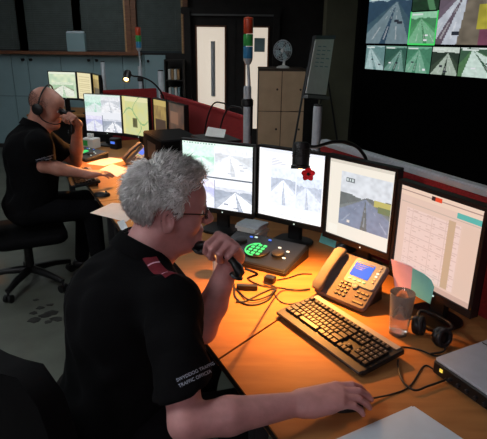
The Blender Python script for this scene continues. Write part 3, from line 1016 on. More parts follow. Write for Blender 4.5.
# ---- keyboards
def keyboard(label, o, x, detail=True, wd=0.44, dp=0.185):
    t = thing_xf('keyboard', label, 'keyboard', o, x)
    tilt = Euler((math.radians(6), 0, 0))
    R = tilt.to_matrix().to_4x4()
    base = Matrix.Translation((0, -dp / 2, 0.004)) @ R
    MB(base).rbox((0, dp / 2, 0.009), (wd, dp, 0.018), 0.012).build('case', 'black', t, smooth=35)
    MB(base).box((0, dp - 0.017, 0.0195), (wd - .03, 0.022, 0.003)).build('media_strip', 'key_grey', t, bevel=0.001)  # strip coloured paler to stand in for lamp glare on it
    for sx in (-1, 1):
        MB().box((sx * (wd / 2 - .05), dp / 2 - .02, .010), (.03, .012, .0185)).build('foot', 'black', t)
    MB(base).rbox((0, 0.006, .0125), (wd - .01, 0.030, 0.012), 0.006).build('wrist_edge', 'darkgrey', t, smooth=35)
    u = (wd - .03) / 22.6
    rows = [(0, [1, -.6] + [1] * 4 + [-.3] + [1] * 4 + [-.3] + [1] * 4 + [-.25] + [1] * 3 + [-.25] + [1] * 4),
            (1, [1] * 13 + [2, -.25] + [1] * 3 + [-.25] + [1] * 4),
            (2, [1.5] + [1] * 12 + [1.5, -.25] + [1] * 3 + [-.25] + [1] * 4),
            (3, [1.75] + [1] * 11 + [2.25, -3.5] + [1] * 4),
            (4, [2.25] + [1] * 10 + [2.75, -1.25, 1, -1.25] + [1] * 4),
            (5, [1.5, 1, 1.5, 6, 1.5, 1, 1, 1.5, -.25, 1, 1, 1, -.25, 2, 1, 1])]
    cache = {}
    joined = MB(base)
    for r, ks in rows:
        x0 = -wd / 2 + .017
        yy = dp - 0.042 - r * (dp - .072) / 5.4 - (0.004 if r else 0)
        for k in ks:
            if k < 0:
                x0 += -k * u
                continue
            kw = k * u
            c = Vector((x0 + kw / 2, yy, 0.0235))
            if detail:
                if k not in cache:
                    mb = MB()
                    mb.box((0, 0, 0), (kw - .0028, (dp - .072) / 5.4 - .0026, .009), taper=.84)
                    o_ = mb.build('key', 'key', t)
                    cache[k] = o_.data
                else:
                    o_ = bpy.data.objects.new('key', cache[k])
                    COL.objects.link(o_)
                    o_.parent = t
                o_.matrix_local = base @ Matrix.Translation(c)
                if k <= 1.5:
                    if 'lg' not in cache:
                        l_ = MB().box((0, 0, 0), (.0035, .004, .0004)).build('legend', 'key_legend', o_)
                        cache['lg'] = l_.data
                    else:
                        l_ = bpy.data.objects.new('legend', cache['lg'])
                        COL.objects.link(l_)
                        l_.parent = o_
                    l_.matrix_local = Matrix.Translation((-.002, .002, .0048))
            else:
                joined.box(c, (kw - .0028, (dp - .072) / 5.4 - .0026, .009), taper=.84)
            x0 += kw
    if not detail:
        joined.build('keys', 'key', t)['kind'] = 'stuff'
    return t


kc = Vector((0.322, 1.548, DESK))
keyboard('black keyboard with grey rear strip lying in the lamp light', kc, (0.224, -0.36, 0))
fk = atz(83, 180, DESK)
keyboard('small dark keyboard under the bald man\'s hand', Vector((fk.x + .0, fk.y + .0, DESK)), (0.40, -0.9, 0), detail=False)


# ---- desk telephone
def phone(label, o, x, s=1.0, cat='telephone'):
    t = thing_xf('desk_telephone', label, cat, o, x)
    t.scale = (s, s, s)
    a = math.radians(38)
    # local: x width, y depth; face is a slab tilted back
    face = Matrix.Translation((0, -0.06, 0.012)) @ Euler((a, 0, 0)).to_matrix().to_4x4()
    wd, hg = 0.235, 0.205
    b = MB(face)
    b.rbox((0, hg / 2, 0.0), (wd, hg, 0.024), 0.016)
    b.build('body', 'phone', t, smooth=35)
    MB().loft([[(sx * .095, y, z) for sx, y, z in ((-1, -.035, .002), (1, -.035, .002), (1, .10, .002), (-1, .10, .002))],
               [(sx * .095, y, z) for sx, y, z in ((-1, -.035, .012), (1, -.035, .012), (1, .082, .118), (-1, .082, .118))]]).build('foot_stand', 'phone_dark', t)
    # silver panel with blue display
    MB(face).rbox((.045, .142, .0145), (.135, .115, .008), .012).build('display_panel', 'phone_silver', t, smooth=35)
    MB(face).rbox((.030, .150, .0195), (.082, .066, .003), .004).build('display', 'lcd_blue', t, smooth=35)
    MB(face).box((.030, .178, .0213), (.074, .006, .0006)).build('display_text', 'phone_dark', t)
    for k in range(3):
        MB(face).box((.022 - .004 * k, .168 - k * .009, .0213), (.05 - .008 * k, .002, .0006)).build('display_text', 'phone_silver', t)
    for k in range(4):
        MB(face).rbox((.0 + k * .021, .103, .0195), (.015, .007, .004), .003, seg=2).build('soft_key', 'note_green', t)
    for k in range(6):
        MB(face).rbox((.094, .184 - k * .0135, .0195), (.011, .008, .004), .003, seg=2).build('line_key', 'led_dim' if k in (2, 3) else 'key_grey', t)
    MB(face).lathe([(.014, .012), (.014, .019), (.009, .021), (.006, .0195)], 16, (.036, .083, 0)).build('navigation_pad', 'phone_silver', t, smooth=40)
    cache = None
    for r in range(4):
        for c in range(3):
            if cache is None:
                k = MB().rbox((0, 0, 0), (.0135, .0095, .005), .003, seg=2).build('dial_key', 'phone_dark', t, smooth=40)
                cache = k.data
            else:
                k = bpy.data.objects.new('dial_key', cache)
                COL.objects.link(k)
                k.parent = t
            k.matrix_local = face @ Matrix.Translation((-.022 + c * .018, .078 - r * .0165, .0145))
    for r in range(2):
        for c in range(3):
            MB(face).rbox((.062 + c * .018, .064 - r * .018, .0145), (.014, .008, .005), .003, seg=2).build('function_key', 'phone_dark', t, smooth=40)
    MB(face).rbox((.08, .024, .014), (.045, .010, .004), .003, seg=2).build('volume_bar', 'phone_dark', t, smooth=40)
    # handset on its cradle at the side
    hx = -.092
    h = MB(face)
    prof = []
    for k in range(13):
        u = k / 12
        y = .004 + u * .20
        e = abs(u - .5) * 2
        zc = .030 + .014 * (1 - e ** 2)
        wv = .022 + .006 * max(0, e - .55) / .45
        th = .010 + .008 * max(0, e - .5) / .5
        if k in (0, 12):
            wv *= .72
            th *= .6
        prof.append([(hx + wv * math.copysign(abs(math.cos(q)) ** .6, math.cos(q)), y, zc + th * math.copysign(abs(math.sin(q)) ** .7, math.sin(q))) for q in [2 * PI * j / 16 for j in range(16)]])
    h.loft(prof)
    hs = h.build('handset', 'phone', t, smooth=50)
    MB(face).lathe([(.017, .0), (.019, .004), (.014, .006)], 18, (hx, .028, .034)).build('mouthpiece', 'phone_dark', hs, smooth=40)
    MB(face).lathe([(.015, .0), (.017, .004), (.012, .006)], 18, (hx, .180, .034)).build('earpiece', 'phone_dark', hs, smooth=40)
    return t


pn = (atz(316, 294, DESK) + atz(362, 315, DESK)) / 2
px_ = atz(362, 315, DESK) - atz(313, 294, DESK)
pdep = Vector((-px_.y, px_.x, 0)).normalized()
phone('taupe desk telephone with blue display in front of the motorway monitor', pn + pdep * .055, px_)
fp_ = atz(137, 166, DESK)
phone('taupe desk telephone on the bald man\'s desk', Vector((fp_.x, fp_.y, DESK)), (.55, -.83, 0), 1.0)


# ---- drinking glass with water
gp = atz(398, 333, DESK)
t = thing('drinking_glass', 'clear drinking glass of water beside the keyboard', 'glass', (gp.x, gp.y, DESK))
MB().lathe([(.0305, 0), (.0315, .002), (.0415, .155), (.0405, .156), (.0395, .155), (.0298, .012), (.001, .010)], 32).build('tumbler', 'glass', t, smooth=50)
MB().lathe([(.001, .0105), (.0294, .0125), (.0338, .070), (.001, .0702)], 32).build('water', 'water', t, smooth=50)


# ---- desk lamps with flexible arm
def lamp(label, head, aim, arm, base, energy, size, spot=1.25, r=0.033, hl=.098, base_z=DESK, col=(1.0, 0.37, 0.07)):
    t = thing('desk_lamp', label, 'lamp', (base[0], base[1], base_z))
    O = Vector((base[0], base[1], base_z))
    hd = Vector(head) - O
    ax = (Vector(aim) - Vector(head)).normalized()
    xf = frame_xf(hd, ax.cross(Vector((0.3, 1, .2))), -ax)
    MB(xf).lathe([(r * .55, hl * .55), (r * .9, hl * .5), (r, hl * .40), (r, -hl * .35), (r * 1.12, -hl * .38), (r * 1.12, -hl * .5), (r * .95, -hl * .5), (r * .8, -hl * .2), (.002, hl * .1)], 20).build('lamp_head', 'black', t, smooth=35)
    for k in range(4):
        MB(xf).lathe([(r * 1.0, -.004 + k * .009), (r * 1.06, -.003 + k * .009), (r * 1.06, .001 + k * .009), (r * 1.0, .002 + k * .009)], 20).build('cooling_ring', 'black', t)
    MB(xf).ell((0, 0, -hl * .36), (r * .62, r * .62, hl * .16), n=14, m=8).build('bulb', 'bulb', t, smooth=60)
    pts = bez([hd + Vector(xf.to_3x3() @ Vector((0, 0, hl * .45)))] + [Vector(p) - O for p in arm] + [Vector((0, 0, .03))], 10)
    MB().tube(pts, .0075, 8).build('flexible_arm', 'black', t, smooth=60)
    MB().lathe([(.05, 0), (.05, .014), (.018, .03), (.010, .05)], 18).build('base', 'black', t, smooth=40)
    ld = bpy.data.lights.new('lamp_light', 'SPOT')
    ld.energy = energy
    ld.color = col
    ld.spot_size = spot
    ld.spot_blend = 0.9
    ld.shadow_soft_size = size
    lo = bpy.data.objects.new('lamp_light', ld)
    COL.objects.link(lo)
    lo.parent = t
    lo.matrix_local = frame_xf(hd + ax * hl * .56, ax.cross(Vector((0.3, 1, .2))), -ax)
    return t


h1 = aty(301, 156, 1.96)
lamp('black flexible-arm lamp with ribbed head hanging before the white screen', h1, atz(294, 296, DESK),
     [aty(315, 147, 2.02), aty(333, 142, 2.10), aty(349, 143, 2.18), aty(361, 151, 2.26), aty(366, 166, 2.31), BN(.66, .06, 1.0)], BN(.66, .08), 105, .02, spot=math.radians(112))
h2 = aty(127, 76, 4.50)
fa = atz(104, 172, DESK)
lamp('lit black lamp shining above the far monitors', h2, fa,
     [aty(133, 76, 4.62), aty(141, 77, 4.72), aty(152, 82, 4.82), aty(161, 92, 4.88), aty(164, 104, 4.9)], (aty(165, 130, 4.86).x, 4.86, 0), 110, .03, spot=math.radians(78), r=.03, hl=.09)

# red paper flower fixed below the lamp head
fl_p = aty(308, 174, 1.905)
t = thing('paper_flower', 'small red paper flower hanging from the lamp head', 'flower', fl_p)
for k in range(5):
    a = 2 * PI * k / 5 + .3
    d = Vector((math.cos(a), -.25, math.sin(a))).normalized()
    n_ = Vector((0, -1, 0))
    sd_ = d.cross(n_).normalized()
    r0 = .021
    loop = [d * .003 + sd_ * .003, d * .016 + sd_ * .012, d * .025 + sd_ * .007, d * (r0 + .007) + n_ * .004, d * .025 - sd_ * .007, d * .016 - sd_ * .012, d * .003 - sd_ * .003]
    MB().loft([loop, [p + Vector((0, .0015, 0)) for p in loop]]).build('petal', 'red_paper', t)
MB().ell((0, -.004, 0), (.006, .004, .006), n=10, m=6).build('flower_centre', 'black', t)
MB().tube([(0, 0, 0), (-.006, .002, .012), (-.012, .002, .020)], .0015, 6).build('stem_wire', 'black', t)


# ---- telephone console with glowing keypad
def console(label, o, x, s=1.0):
    t = thing_xf('operator_console', label, 'console', o, x)
    t.scale = (s, s, s)
    MB().loft([[(-.17, -.11, 0), (.17, -.11, 0), (.17, .11, 0), (-.17, .11, 0)], [(-.17, -.11, .018), (.17, -.11, .018), (.17, .11, .05), (-.17, .11, .05)], [(-.16, -.10, .024), (.16, -.10, .024), (.16, .10, .056), (-.16, .10, .056)]]).build('case', 'black', t, bevel=.004)
    top = Matrix.Translation((0, 0, .0405)) @ Euler((math.atan2(.032, .2), 0, 0)).to_matrix().to_4x4()
    MB(top).lathe([(.052, 0), (.052, .004), (.046, .008), (.03, .008)], 24, (.0, -.02, 0)).build('keypad_dial', 'black', t, smooth=40)
    for r in range(4):
        for c in range(3):
            MB(top).rbox((-.022 + c * .022, -.052 + r * .021, .0105), (.015, .013, .004), .003, seg=2).build('lit_key', 'led_green', t)
    MB(top).tube([(.046 * math.cos(a), -.02 + .046 * math.sin(a), .008) for a in [PI * (.55 + 1.0 * k / 16) for k in range(17)]], .003, 6).build('light_ring', 'led_green', t)
    MB(top).lathe([(.026, 0), (.026, .010), (.02, .014)], 20, (.09, -.01, 0)).build('volume_knob', 'darkgrey', t, smooth=40)
    MB(top).lathe([(.024, 0), (.024, .010), (.018, .014)], 20, (-.10, .03, 0)).build('volume_knob', 'darkgrey', t, smooth=40)
    for (x, y, m_) in ((.075, .035, 'led_dim'), (.118, .02, 'led_dim'), (-.055, .075, 'led_dim'), (.01, .075, 'led_blue'), (.125, -.03, 'led_dim'), (-.075, .07, 'led_blue')):
        MB(top).rbox((x, y, .003), (.014, .008, .005), .003, seg=2).build('indicator', m_, t)
    return t


cp = atz(259, 258, DESK)
console('black operator console with glowing green keypad below the monitors', cp, (.86, -.5, 0), 1.14)
cp2 = atz(86, 157, DESK)
console('far operator console with green lit keys before the bald man', cp2, (.75, -.65, 0))

# ---- documents, mug, cards
dp_ = aty(251.5, 231, 2.50)
t = thing_xf('document_stack', 'stack of white folders under the monitors behind the operator console', 'documents', Vector((dp_.x, dp_.y, DESK)), (.8, -.6, 0))
for k in range(5):
    MB().box((.005 * (k % 3), -.006 * (k % 2), .0075 + .015 * k), (.13, .10, .0145), Euler((0, 0, .07 * ((k * 2) % 3) - .05))).build('folder', ('paper', 'paper_blue', 'paper')[k % 3], t, bevel=.001)

mp = atz(222, 276, DESK)
t = thing('mug', 'white mug behind the man\'s raised hand', 'mug', (mp.x, mp.y, DESK))
MB().lathe([(.036, 0), (.039, .004), (.040, .09), (.038, .092), (.036, .09), (.035, .008), (.001, .006)], 28).build('cup', 'white', t, smooth=40)
MB().tube([(.038 + .026 * math.sin(a), -.005, .048 + .030 * math.cos(a)) for a in [PI * k / 12 for k in range(13)]], .0055, 8).build('handle', 'white', t, smooth=60)


def card(name, label, corners, m, thick=.0012, cat='note', parts=None):
    c = sum(corners, Vector()) / len(corners)
    t = thing(name, label, cat, (c.x, c.y, min(p.z for p in corners)))
    O = t.location
    n = (corners[1] - corners[0]).cross(corners[2] - corners[0]).normalized()
    MB().loft([[p - O for p in corners], [p - O + n * thick for p in corners]]).build('sheet', m, t)
    return t


def onz(px, py, z):
    return atz(px, py, z)


def lean(pxb0, pxb1, top0, top1, z=DESK + .0005, back=.03):
    """card standing on the desk along two pixels, leaning back, with its top corners on given sight lines"""
    a, b = atz(*pxb0, z), atz(*pxb1, z)
    ta = aty(*top0, a.y + back)
    tb = aty(*top1, b.y + back)
    return [a, b, tb, ta]


M4a, M4b = atz(402, 184, ZT), atz(485, 211.4, ZT)
m4d = (M4b - M4a).normalized()
m4n = Vector((m4d.y, -m4d.x, 0))


def on_m4(px, py, fwd=.012):
    d = Vector(ray(px, py))
    k = (M4a + m4n * fwd - Vector(CAM)).dot(m4n) / d.dot(m4n)
    return Vector(CAM) + d * k


card('sticky_card', 'pink card hanging below the spreadsheet monitor', [on_m4(391, 259, .007), on_m4(413, 267, .007), on_m4(411, 296, .007), on_m4(395, 289, .007)], 'note_pink')
card('sticky_card', 'mint green card with rounded corner beside the pink card', [on_m4(412.5, 268, .014), on_m4(424, 274, .014), on_m4(431, 280, .014), on_m4(434, 287, .014), on_m4(430, 304, .014), on_m4(410.5, 293, .014)], 'note_green')
ca = lean((319, 242), (335, 248), (323, 229), (338, 234))
card('sticky_card', 'mint green card tucked behind the desk telephone', ca, 'note_green')


# ---- headset lying on the desk
hp = atz(428, 340, DESK)
t = thing_xf('headset', 'black headset with padded ear cups beside the drinking glass', 'headset', hp, (.6, -.8, 0))
for sx, rot in ((-.045, .35), (.045, -.2)):
    xf = Matrix.Translation((sx, 0, .036)) @ Euler((0, math.radians(78), rot)).to_matrix().to_4x4()
    MB(xf).lathe([(.001, -.014), (.030, -.014), (.034, -.004), (.034, .004), (.030, .010), (.022, .012)], 24).build('ear_cup', 'black', t, smooth=40)
    MB(xf).tube([(.026 * math.cos(a), .026 * math.sin(a), .013) for a in [2 * PI * k / 24 for k in range(25)]], .008, 8).build('ear_cushion', 'darkgrey', t, smooth=60)
MB().tube(bez([(-.05, 0, .06), (-.062, .03, .072), (-.03, .058, .066), (.03, .058, .062), (.062, .03, .066), (.05, 0, .06)], 8), .006, 8).build('headband', 'black', t, smooth=60)
MB().tube(bez([(.05, 0, .02), (.08, -.03, .012), (.06, -.08, .008)], 8), .0035, 6).build('microphone_boom', 'black', t, smooth=60)

# ---- black device with papers on its grey lid
b0, b1 = atz(431, 373, DESK), atz(487, 413, DESK)
dv = (b1 - b0).normalized()
dn = Vector((-dv.y, dv.x, 0))
t = thing_xf('radio_unit', 'black radio unit with grey lid beside the desk edge', 'radio unit', b0 + dv * .15 + dn * .12, dv)
MB().rbox((0, 0, .026), (.30, .24, .044), .01).build('case', 'black', t, smooth=35)
MB().rbox((0, .0, .052), (.295, .235, .008), .01).build('lid', 'device', t, smooth=35)
for k in range(4):
    MB().rbox((-.12 + k * .07, 0.08 - .03 * 0, .0575), (.04, .003, .0015), .001, seg=1).build('lid_groove', 'darkgrey', t)
MB().box((-.115, -.1205, .030), (.010, .003, .010)).build('indicator', 'led_amber', t)
for k in range(5):
    MB().cyl((-.08 + k * .03, -.119, .022), (-.08 + k * .03, -.128, .022), .006, n=10).build('socket', 'darkgrey', t)
for sx in (-1, 1):
    for sy in (-1, 1):
        MB().cyl((sx * .12, sy * .09, 0), (sx * .12, sy * .09, .006), .01, n=8).build('foot', 'darkgrey', t)

# ---- loose paper at the desk edge
tip, l1, r1 = atz(412, 403, DESK + .012), atz(318, 447, DESK + .001), atz(466, 441, DESK + .001)
t = thing('paper_sheets', 'loose white paper sheets lying by the computer mouse', 'paper', (tip.x, tip.y, DESK))
O = t.location
far = l1 + r1 - tip
for k in range(2):
    loop = [Vector((p.x, p.y, DESK + zz)) - O + Vector((.004 * k, -.008 * k, .0)) for p, zz in ((tip, .0012 + .006 * k), (l1, .0008 + .0012 * k), (far, .0008 + .0012 * k), (r1, .0008 + .0012 * k))]
    MB().loft([loop, [p + Vector((0, 0, .0008)) for p in loop]]).build('sheet', 'paper_blue', t)

# ---- computer mouse under the hand
def mouse(label, o, x, m='black'):
    t = thing_xf('computer_mouse', label, 'mouse', o, x)
    loops = []
    for k in range(9):
        u = k / 8
        xx = -.052 + .104 * u
        wv = .031 * (1 - abs(2 * u - 1) ** 3.2) ** .5 + .002
        hz = .030 * math.sin(PI * (.10 + .86 * u) ** 1.0) ** .6
        loops.append([(xx, wv * c, max(.003, .003 + hz * max(0, s))) for c, s in [(math.cos(a), math.sin(a)) for a in [PI * j / 10 for j in range(11)]]] + [(xx, -wv * .9, .002), (xx, wv * .9, .002)])
    MB().loft(loops).build('shell', m, t, smooth=50)
    MB().cyl((.026, -.003, .0245), (.026, .003, .0245), .008, n=12).build('scroll_wheel', 'darkgrey', t)
    return t


HAND_DIR = (atz(385, 395, .76) - atz(300, 405, .76)).normalized()
mo = atz(346, 401, .745)
MOUSE = Vector((mo.x, mo.y, DESK))
mouse('black computer mouse under the grey-haired man\'s hand', MOUSE, HAND_DIR)
q1 = atz(102, 196, DESK)
mouse('black computer mouse on bare wood near a white sheet', q1, (.9, .2, 0))
q1 = atz(126, 191, DESK)
mouse('black computer mouse partly behind the grey hair', q1, (.3, .9, 0))


def cable(label, pts, r=.0026, m='black', n=8):
    o = MB().tube(bez(pts, n), r, 7).build('cable', m, None, smooth=60)
    return tag(o, label, 'cable')


Z = DESK + .003
cable('thin black cable from the mouse across the wood to the radio unit', [MOUSE + HAND_DIR * .054 + Vector((0, 0, .012)), atz(392, 394, Z), atz(410, 386, Z), atz(424, 366, Z), b0 + dn * .02 + Vector((0, 0, .003))])
kx = Vector((0.224, -0.36, 0)).normalized()
ky = Vector((-kx.y, kx.x, 0))
cable('black cable from the keyboard past the drinking glass', [kc + ky * .1 + kx * .17 + Vector((0, 0, .014)), atz(404, 347, Z), atz(420, 350, Z), atz(437, 356, Z), atz(452, 352, Z)])
cable('black cable looping under the radio unit corner', [kc + kx * .218 + ky * .06 + Vector((0, 0, .012)), atz(398, 366, Z + .008), atz(402, 380, Z + .008), atz(414, 390, Z + .008), atz(428, 386, Z + .008), b0 + dv * .055 - dn * .012 + Vector((0, 0, .012)), b0 + dv * .055 + dn * .006 + Vector((0, 0, .018))], .0034)
# coil of cable and adapters near the console
t = thing('cable_coil', 'coiled black cable with plugs on the lit wood', 'cable', atz(258, 292, DESK))
O = t.location
rel = lambda px, py, z=Z: atz(px, py, z) - O
MB().tube(bez([rel(234, 284), rel(236, 298), rel(250, 305), rel(268, 300), rel(274, 289), rel(262, 293), rel(246, 301), rel(236, 302)], 8), .004, 7).build('loop', 'black', t, smooth=60)
MB().tube(bez([rel(237, 290), rel(250, 300, Z + .006), rel(268, 296, Z + .006), rel(276, 288, Z + .005), rel(264, 283, Z + .004)], 8), .0035, 7).build('loop', 'black', t, smooth=60)
MB().rbox(rel(247, 287, DESK + .011), (.085, .022, .02), .005, Euler((0, 0, -.05))).build('connector_block', 'black', t, smooth=35)
MB().rbox(rel(270, 279, DESK + .014), (.045, .034, .026), .006, Euler((0, 0, -.5))).build('plug', 'black', t, smooth=35)
cable('black cable running from the plug towards the telephone', [atz(277, 280, Z), atz(288, 278, Z), atz(301, 274, Z), atz(312, 274, Z)], .003)
cable('thin black cable from the coil to the keyboard', [atz(272, 291, Z), atz(280, 301, Z), atz(290, 304, Z), atz(300, 302, Z)], .0022)

# ---- far desk things
q1 = atz(96, 146, DESK)
t = thing('tissue_box', 'pale tissue box under the far camera-view monitor', 'box', (q1.x - .02, q1.y - .08, DESK), -.4)
MB().box((0, 0, .045), (.13, .11, .09)).build('carton', 'paper', t, bevel=.004)
MB().box((-.02, -.0555, .05), (.05, .002, .05)).build('printed_mark', 'b_green', t)
MB().loft([[(-.03, -.01, .09), (.03, -.01, .09), (.03, .01, .09), (-.03, .01, .09)], [(-.04, .0, .13), (.02, -.02, .125), (.04, .0, .135), (-.01, .02, .13)]]).build('tissue', 'paper', t)
q1 = atz(117, 146, DESK)
t = thing('desk_speaker', 'small black speaker with blue light below the map monitor', 'speaker', (q1.x + .02, q1.y - .12, DESK), -.5)
MB().rbox((0, 0, .05), (.09, .08, .10), .015).build('case', 'black', t, smooth=35)
MB().box((0, -.0405, .06), (.05, .002, .022)).build('light_bar', 'led_blue', t)
t = card('paper_sheet', 'white sheet lit by the far lamp', [atz(99, 170, DESK + .001), atz(117, 177, DESK + .001), atz(131, 170, DESK + .001), atz(112, 164, DESK + .001)], 'paper', cat='paper')
card('paper_sheet', 'second lit sheet nearer the far console', [atz(86, 164, DESK + .001), atz(104, 166, DESK + .001), atz(127, 160, DESK + .001), atz(108, 157, DESK + .001)], 'paper', cat='paper')
card('paper_sheet', 'pointed white sheet behind the grey-haired head', [atz(90, 213, DESK + .001), atz(126, 222, DESK + .001), atz(150, 205, DESK + .001), atz(112, 203, DESK + .001)], 'paper', cat='paper')
ca = [atz(117, 222, DESK + .002), atz(124, 236, DESK - .02 + .03), atz(130, 232, DESK + .015), atz(124, 220, DESK + .03)]
card('folded_note', 'small pale folded note at the collar of the grey-haired man', ca, 'paper_blue', cat='note')
q1 = atz(100, 158, DESK)
t = thing('calculator', 'small dark calculator beside the lit sheet on the bald man\'s desk', 'calculator', (atz(131, 181, DESK).x, atz(131, 181, DESK).y, DESK), .3)
MB().rbox((0, 0, .007), (.10, .06, .014), .008).build('case', 'darkgrey', t, smooth=35)
MB().box((0, .015, .0145), (.07, .016, .002)).build('display', 'key_grey', t)

# black equipment tower and leaflet on the middle desk, cables over the red screen
q1 = atz(175, 150, DESK)
bxp = Vector(aty(172, 130, 3.75))
t = thing('equipment_case', 'large black equipment case on the middle desk behind the monitors', 'equipment case', (bxp.x, 3.72, DESK), BENCH_RZ)
MB().rbox((0, 0, .16), (.46, .30, .30), .02).build('case', 'black_matte', t, smooth=35)
for sx in (-1, 1):
    for sy in (-1, 1):
        MB().cyl((sx * .18, sy * .11, 0), (sx * .18, sy * .11, .012), .015, n=8).build('foot', 'black', t)
MB().box((0, .151, .2), (.2, .003, .12)).build('vent_grille', 'darkgrey', t)
bt_ = bxp
lz = DESK + .32
cc = [aty(205, 136, 3.0), aty(224, 138, 2.94), aty(226, 130, 3.02), aty(208, 127, 3.08)]
t = thing('document_tray', 'black wire tray with a white leaflet behind the monitors', 'tray', (sum(c.x for c in cc) / 4, sum(c.y for c in cc) / 4, DESK), BENCH_RZ)
zt_ = min(c.z for c in cc) - DESK
for sx in (-1, 1):
    for sy in (-1, 1):
        MB().cyl((sx * .12, sy * .09, 0), (sx * .12, sy * .09, zt_ - .02), .006, n=8).build('leg', 'black', t)
MB().box((0, 0, zt_ - .015), (.27, .21, .012)).build('tray', 'black', t, bevel=.003)
lf = card('leaflet', 'white leaflet tilted on the black tray', [c + Vector((0, 0, .001)) for c in cc], 'paper', cat='leaflet')
for k, (pa, pm, pc) in enumerate((((203, 118), (212, 101), (221, 106)), ((219, 124), (224, 106), (232, 106)))):
    s_ = 2.50 - .27 * k
    pt_ = [BN(s_, .10, DESK + .006), BN(s_ - .01, .07, 1.05), BN(s_ - .06, .035, 1.215), BN(s_ - .14, .0, 1.245), BN(s_ - .21, -.035, 1.19), BN(s_ - .23, -.06, .85), BN(s_ - .23, -.07, .007)]
    cable(('black cable arching over the red screen beside the equipment case', 'black cable arching over the red screen beside the beacon post')[k], pt_, .006)


# ================================================================== people
import openvdb as vdb


class SDF:
    """smooth union of simple solids on a grid, meshed once into a single surface"""
    def __init__(s, lo, hi, h):
        s.lo, s.h = np.array(lo, float), h
        s.n = np.ceil((np.array(hi) - s.lo) / h).astype(int) + 1
        s.D = np.full(s.n, 0.3, np.float32)

    def _reg(s, lo, hi):
        i0 = np.clip(np.floor((np.array(lo) - s.lo) / s.h).astype(int), 0, s.n)
        i1 = np.clip(np.ceil((np.array(hi) - s.lo) / s.h).astype(int) + 1, 0, s.n)
        if np.any(i1 <= i0):
            return None
        ax = [(s.lo[k] + s.h * np.arange(i0[k], i1[k])).astype(np.float32) for k in range(3)]
        sl = tuple(slice(i0[k], i1[k]) for k in range(3))
        return sl, ax[0][:, None, None], ax[1][None, :, None], ax[2][None, None, :]

    def _mix(s, sl, d, k, op):
        A = s.D[sl]
        if op == 'u':
            if k > 0:
                hh = np.maximum(k - np.abs(A - d), 0) / k
                s.D[sl] = np.minimum(A, d) - hh * hh * k * .25
            else:
                s.D[sl] = np.minimum(A, d)
        else:
            d = -d
            if k > 0:
                hh = np.maximum(k - np.abs(A - d), 0) / k
                s.D[sl] = np.maximum(A, d) + hh * hh * k * .25
            else:
                s.D[sl] = np.maximum(A, d)

    def cone(s, a, b, ra, rb, k=.012, op='u', clip=None):
        a, b = np.array(a, float), np.array(b, float)
        mg = max(ra, rb) + k + 3 * s.h
        g = s._reg(np.minimum(a, b) - mg, np.maximum(a, b) + mg)
        if g is None:
            return
        sl, X, Y, Z = g
        ab = b - a
        L2 = max(ab @ ab, 1e-9)
        t = np.clip(((X - a[0]) * ab[0] + (Y - a[1]) * ab[1] + (Z - a[2]) * ab[2]) / L2, 0, 1)
        d = np.sqrt((X - a[0] - t * ab[0]) ** 2 + (Y - a[1] - t * ab[1]) ** 2 + (Z - a[2] - t * ab[2]) ** 2) - (ra + (rb - ra) * t)
        if clip is not None:
            c, n = np.array(clip[0], float), np.array(clip[1], float)
            d = np.maximum(d, (X - c[0]) * n[0] + (Y - c[1]) * n[1] + (Z - c[2]) * n[2])
        s._mix(sl, d.astype(np.float32), k, op)

    def ell(s, c, r, R=None, k=.012, op='u'):
        c, r = np.array(c, float), np.array(r, float)
        mg = max(r) + k + 3 * s.h
        g = s._reg(c - mg, c + mg)
        if g is None:
            return
        sl, X, Y, Z = g
        X, Y, Z = X - c[0], Y - c[1], Z - c[2]
        if R is not None:
            R = np.array(R)
            X, Y, Z = (R[0, 0] * X + R[1, 0] * Y + R[2, 0] * Z, R[0, 1] * X + R[1, 1] * Y + R[2, 1] * Z, R[0, 2] * X + R[1, 2] * Y + R[2, 2] * Z)
        k0 = np.sqrt((X / r[0]) ** 2 + (Y / r[1]) ** 2 + (Z / r[2]) ** 2)
        k1 = np.sqrt((X / r[0] ** 2) ** 2 + (Y / r[1] ** 2) ** 2 + (Z / r[2] ** 2) ** 2) + 1e-6
        s._mix(sl, (k0 * (k0 - 1) / k1).astype(np.float32), k, op)

    def ripple(s, amp, freq, seed=0):
        r = np.random.default_rng(seed)
        ax = [(s.lo[k] + s.h * np.arange(s.n[k])).astype(np.float32) for k in range(3)]
        X, Y, Z = ax[0][:, None, None], ax[1][None, :, None], ax[2][None, None, :]
        for _ in range(4):
            v = r.normal(size=3)
            v = v / np.linalg.norm(v) * freq * r.uniform(.6, 1.5)
            s.D += (amp / 2 * np.sin(X * v[0] + Y * v[1] + Z * v[2] + r.uniform(0, 6))).astype(np.float32)

    def mesh(s, name, m, parent, off=(0, 0, 0), smooth_it=1):
        g = vdb.FloatGrid(0.3)
        g.copyFromArray(s.D)
        pts, quads = g.convertToQuads(0.0)
        pts = np.array(pts) * s.h + s.lo - np.array(off)
        me = bpy.data.meshes.new(name)
        me.from_pydata(pts.tolist(), [], np.array(quads)[:, ::-1].tolist())
        import bmesh
        bm = bmesh.new()
        bm.from_mesh(me)
        for _ in range(smooth_it):
            bmesh.ops.smooth_vert(bm, verts=bm.verts, factor=.5, use_axis_x=True, use_axis_y=True, use_axis_z=True)
        bmesh.ops.recalc_face_normals(bm, faces=bm.faces)
        bm.to_mesh(me)
        bm.free()
        return link(name, me, m, parent, smooth=0)


def npv(v):
    return np.array((v[0], v[1], v[2]), float)


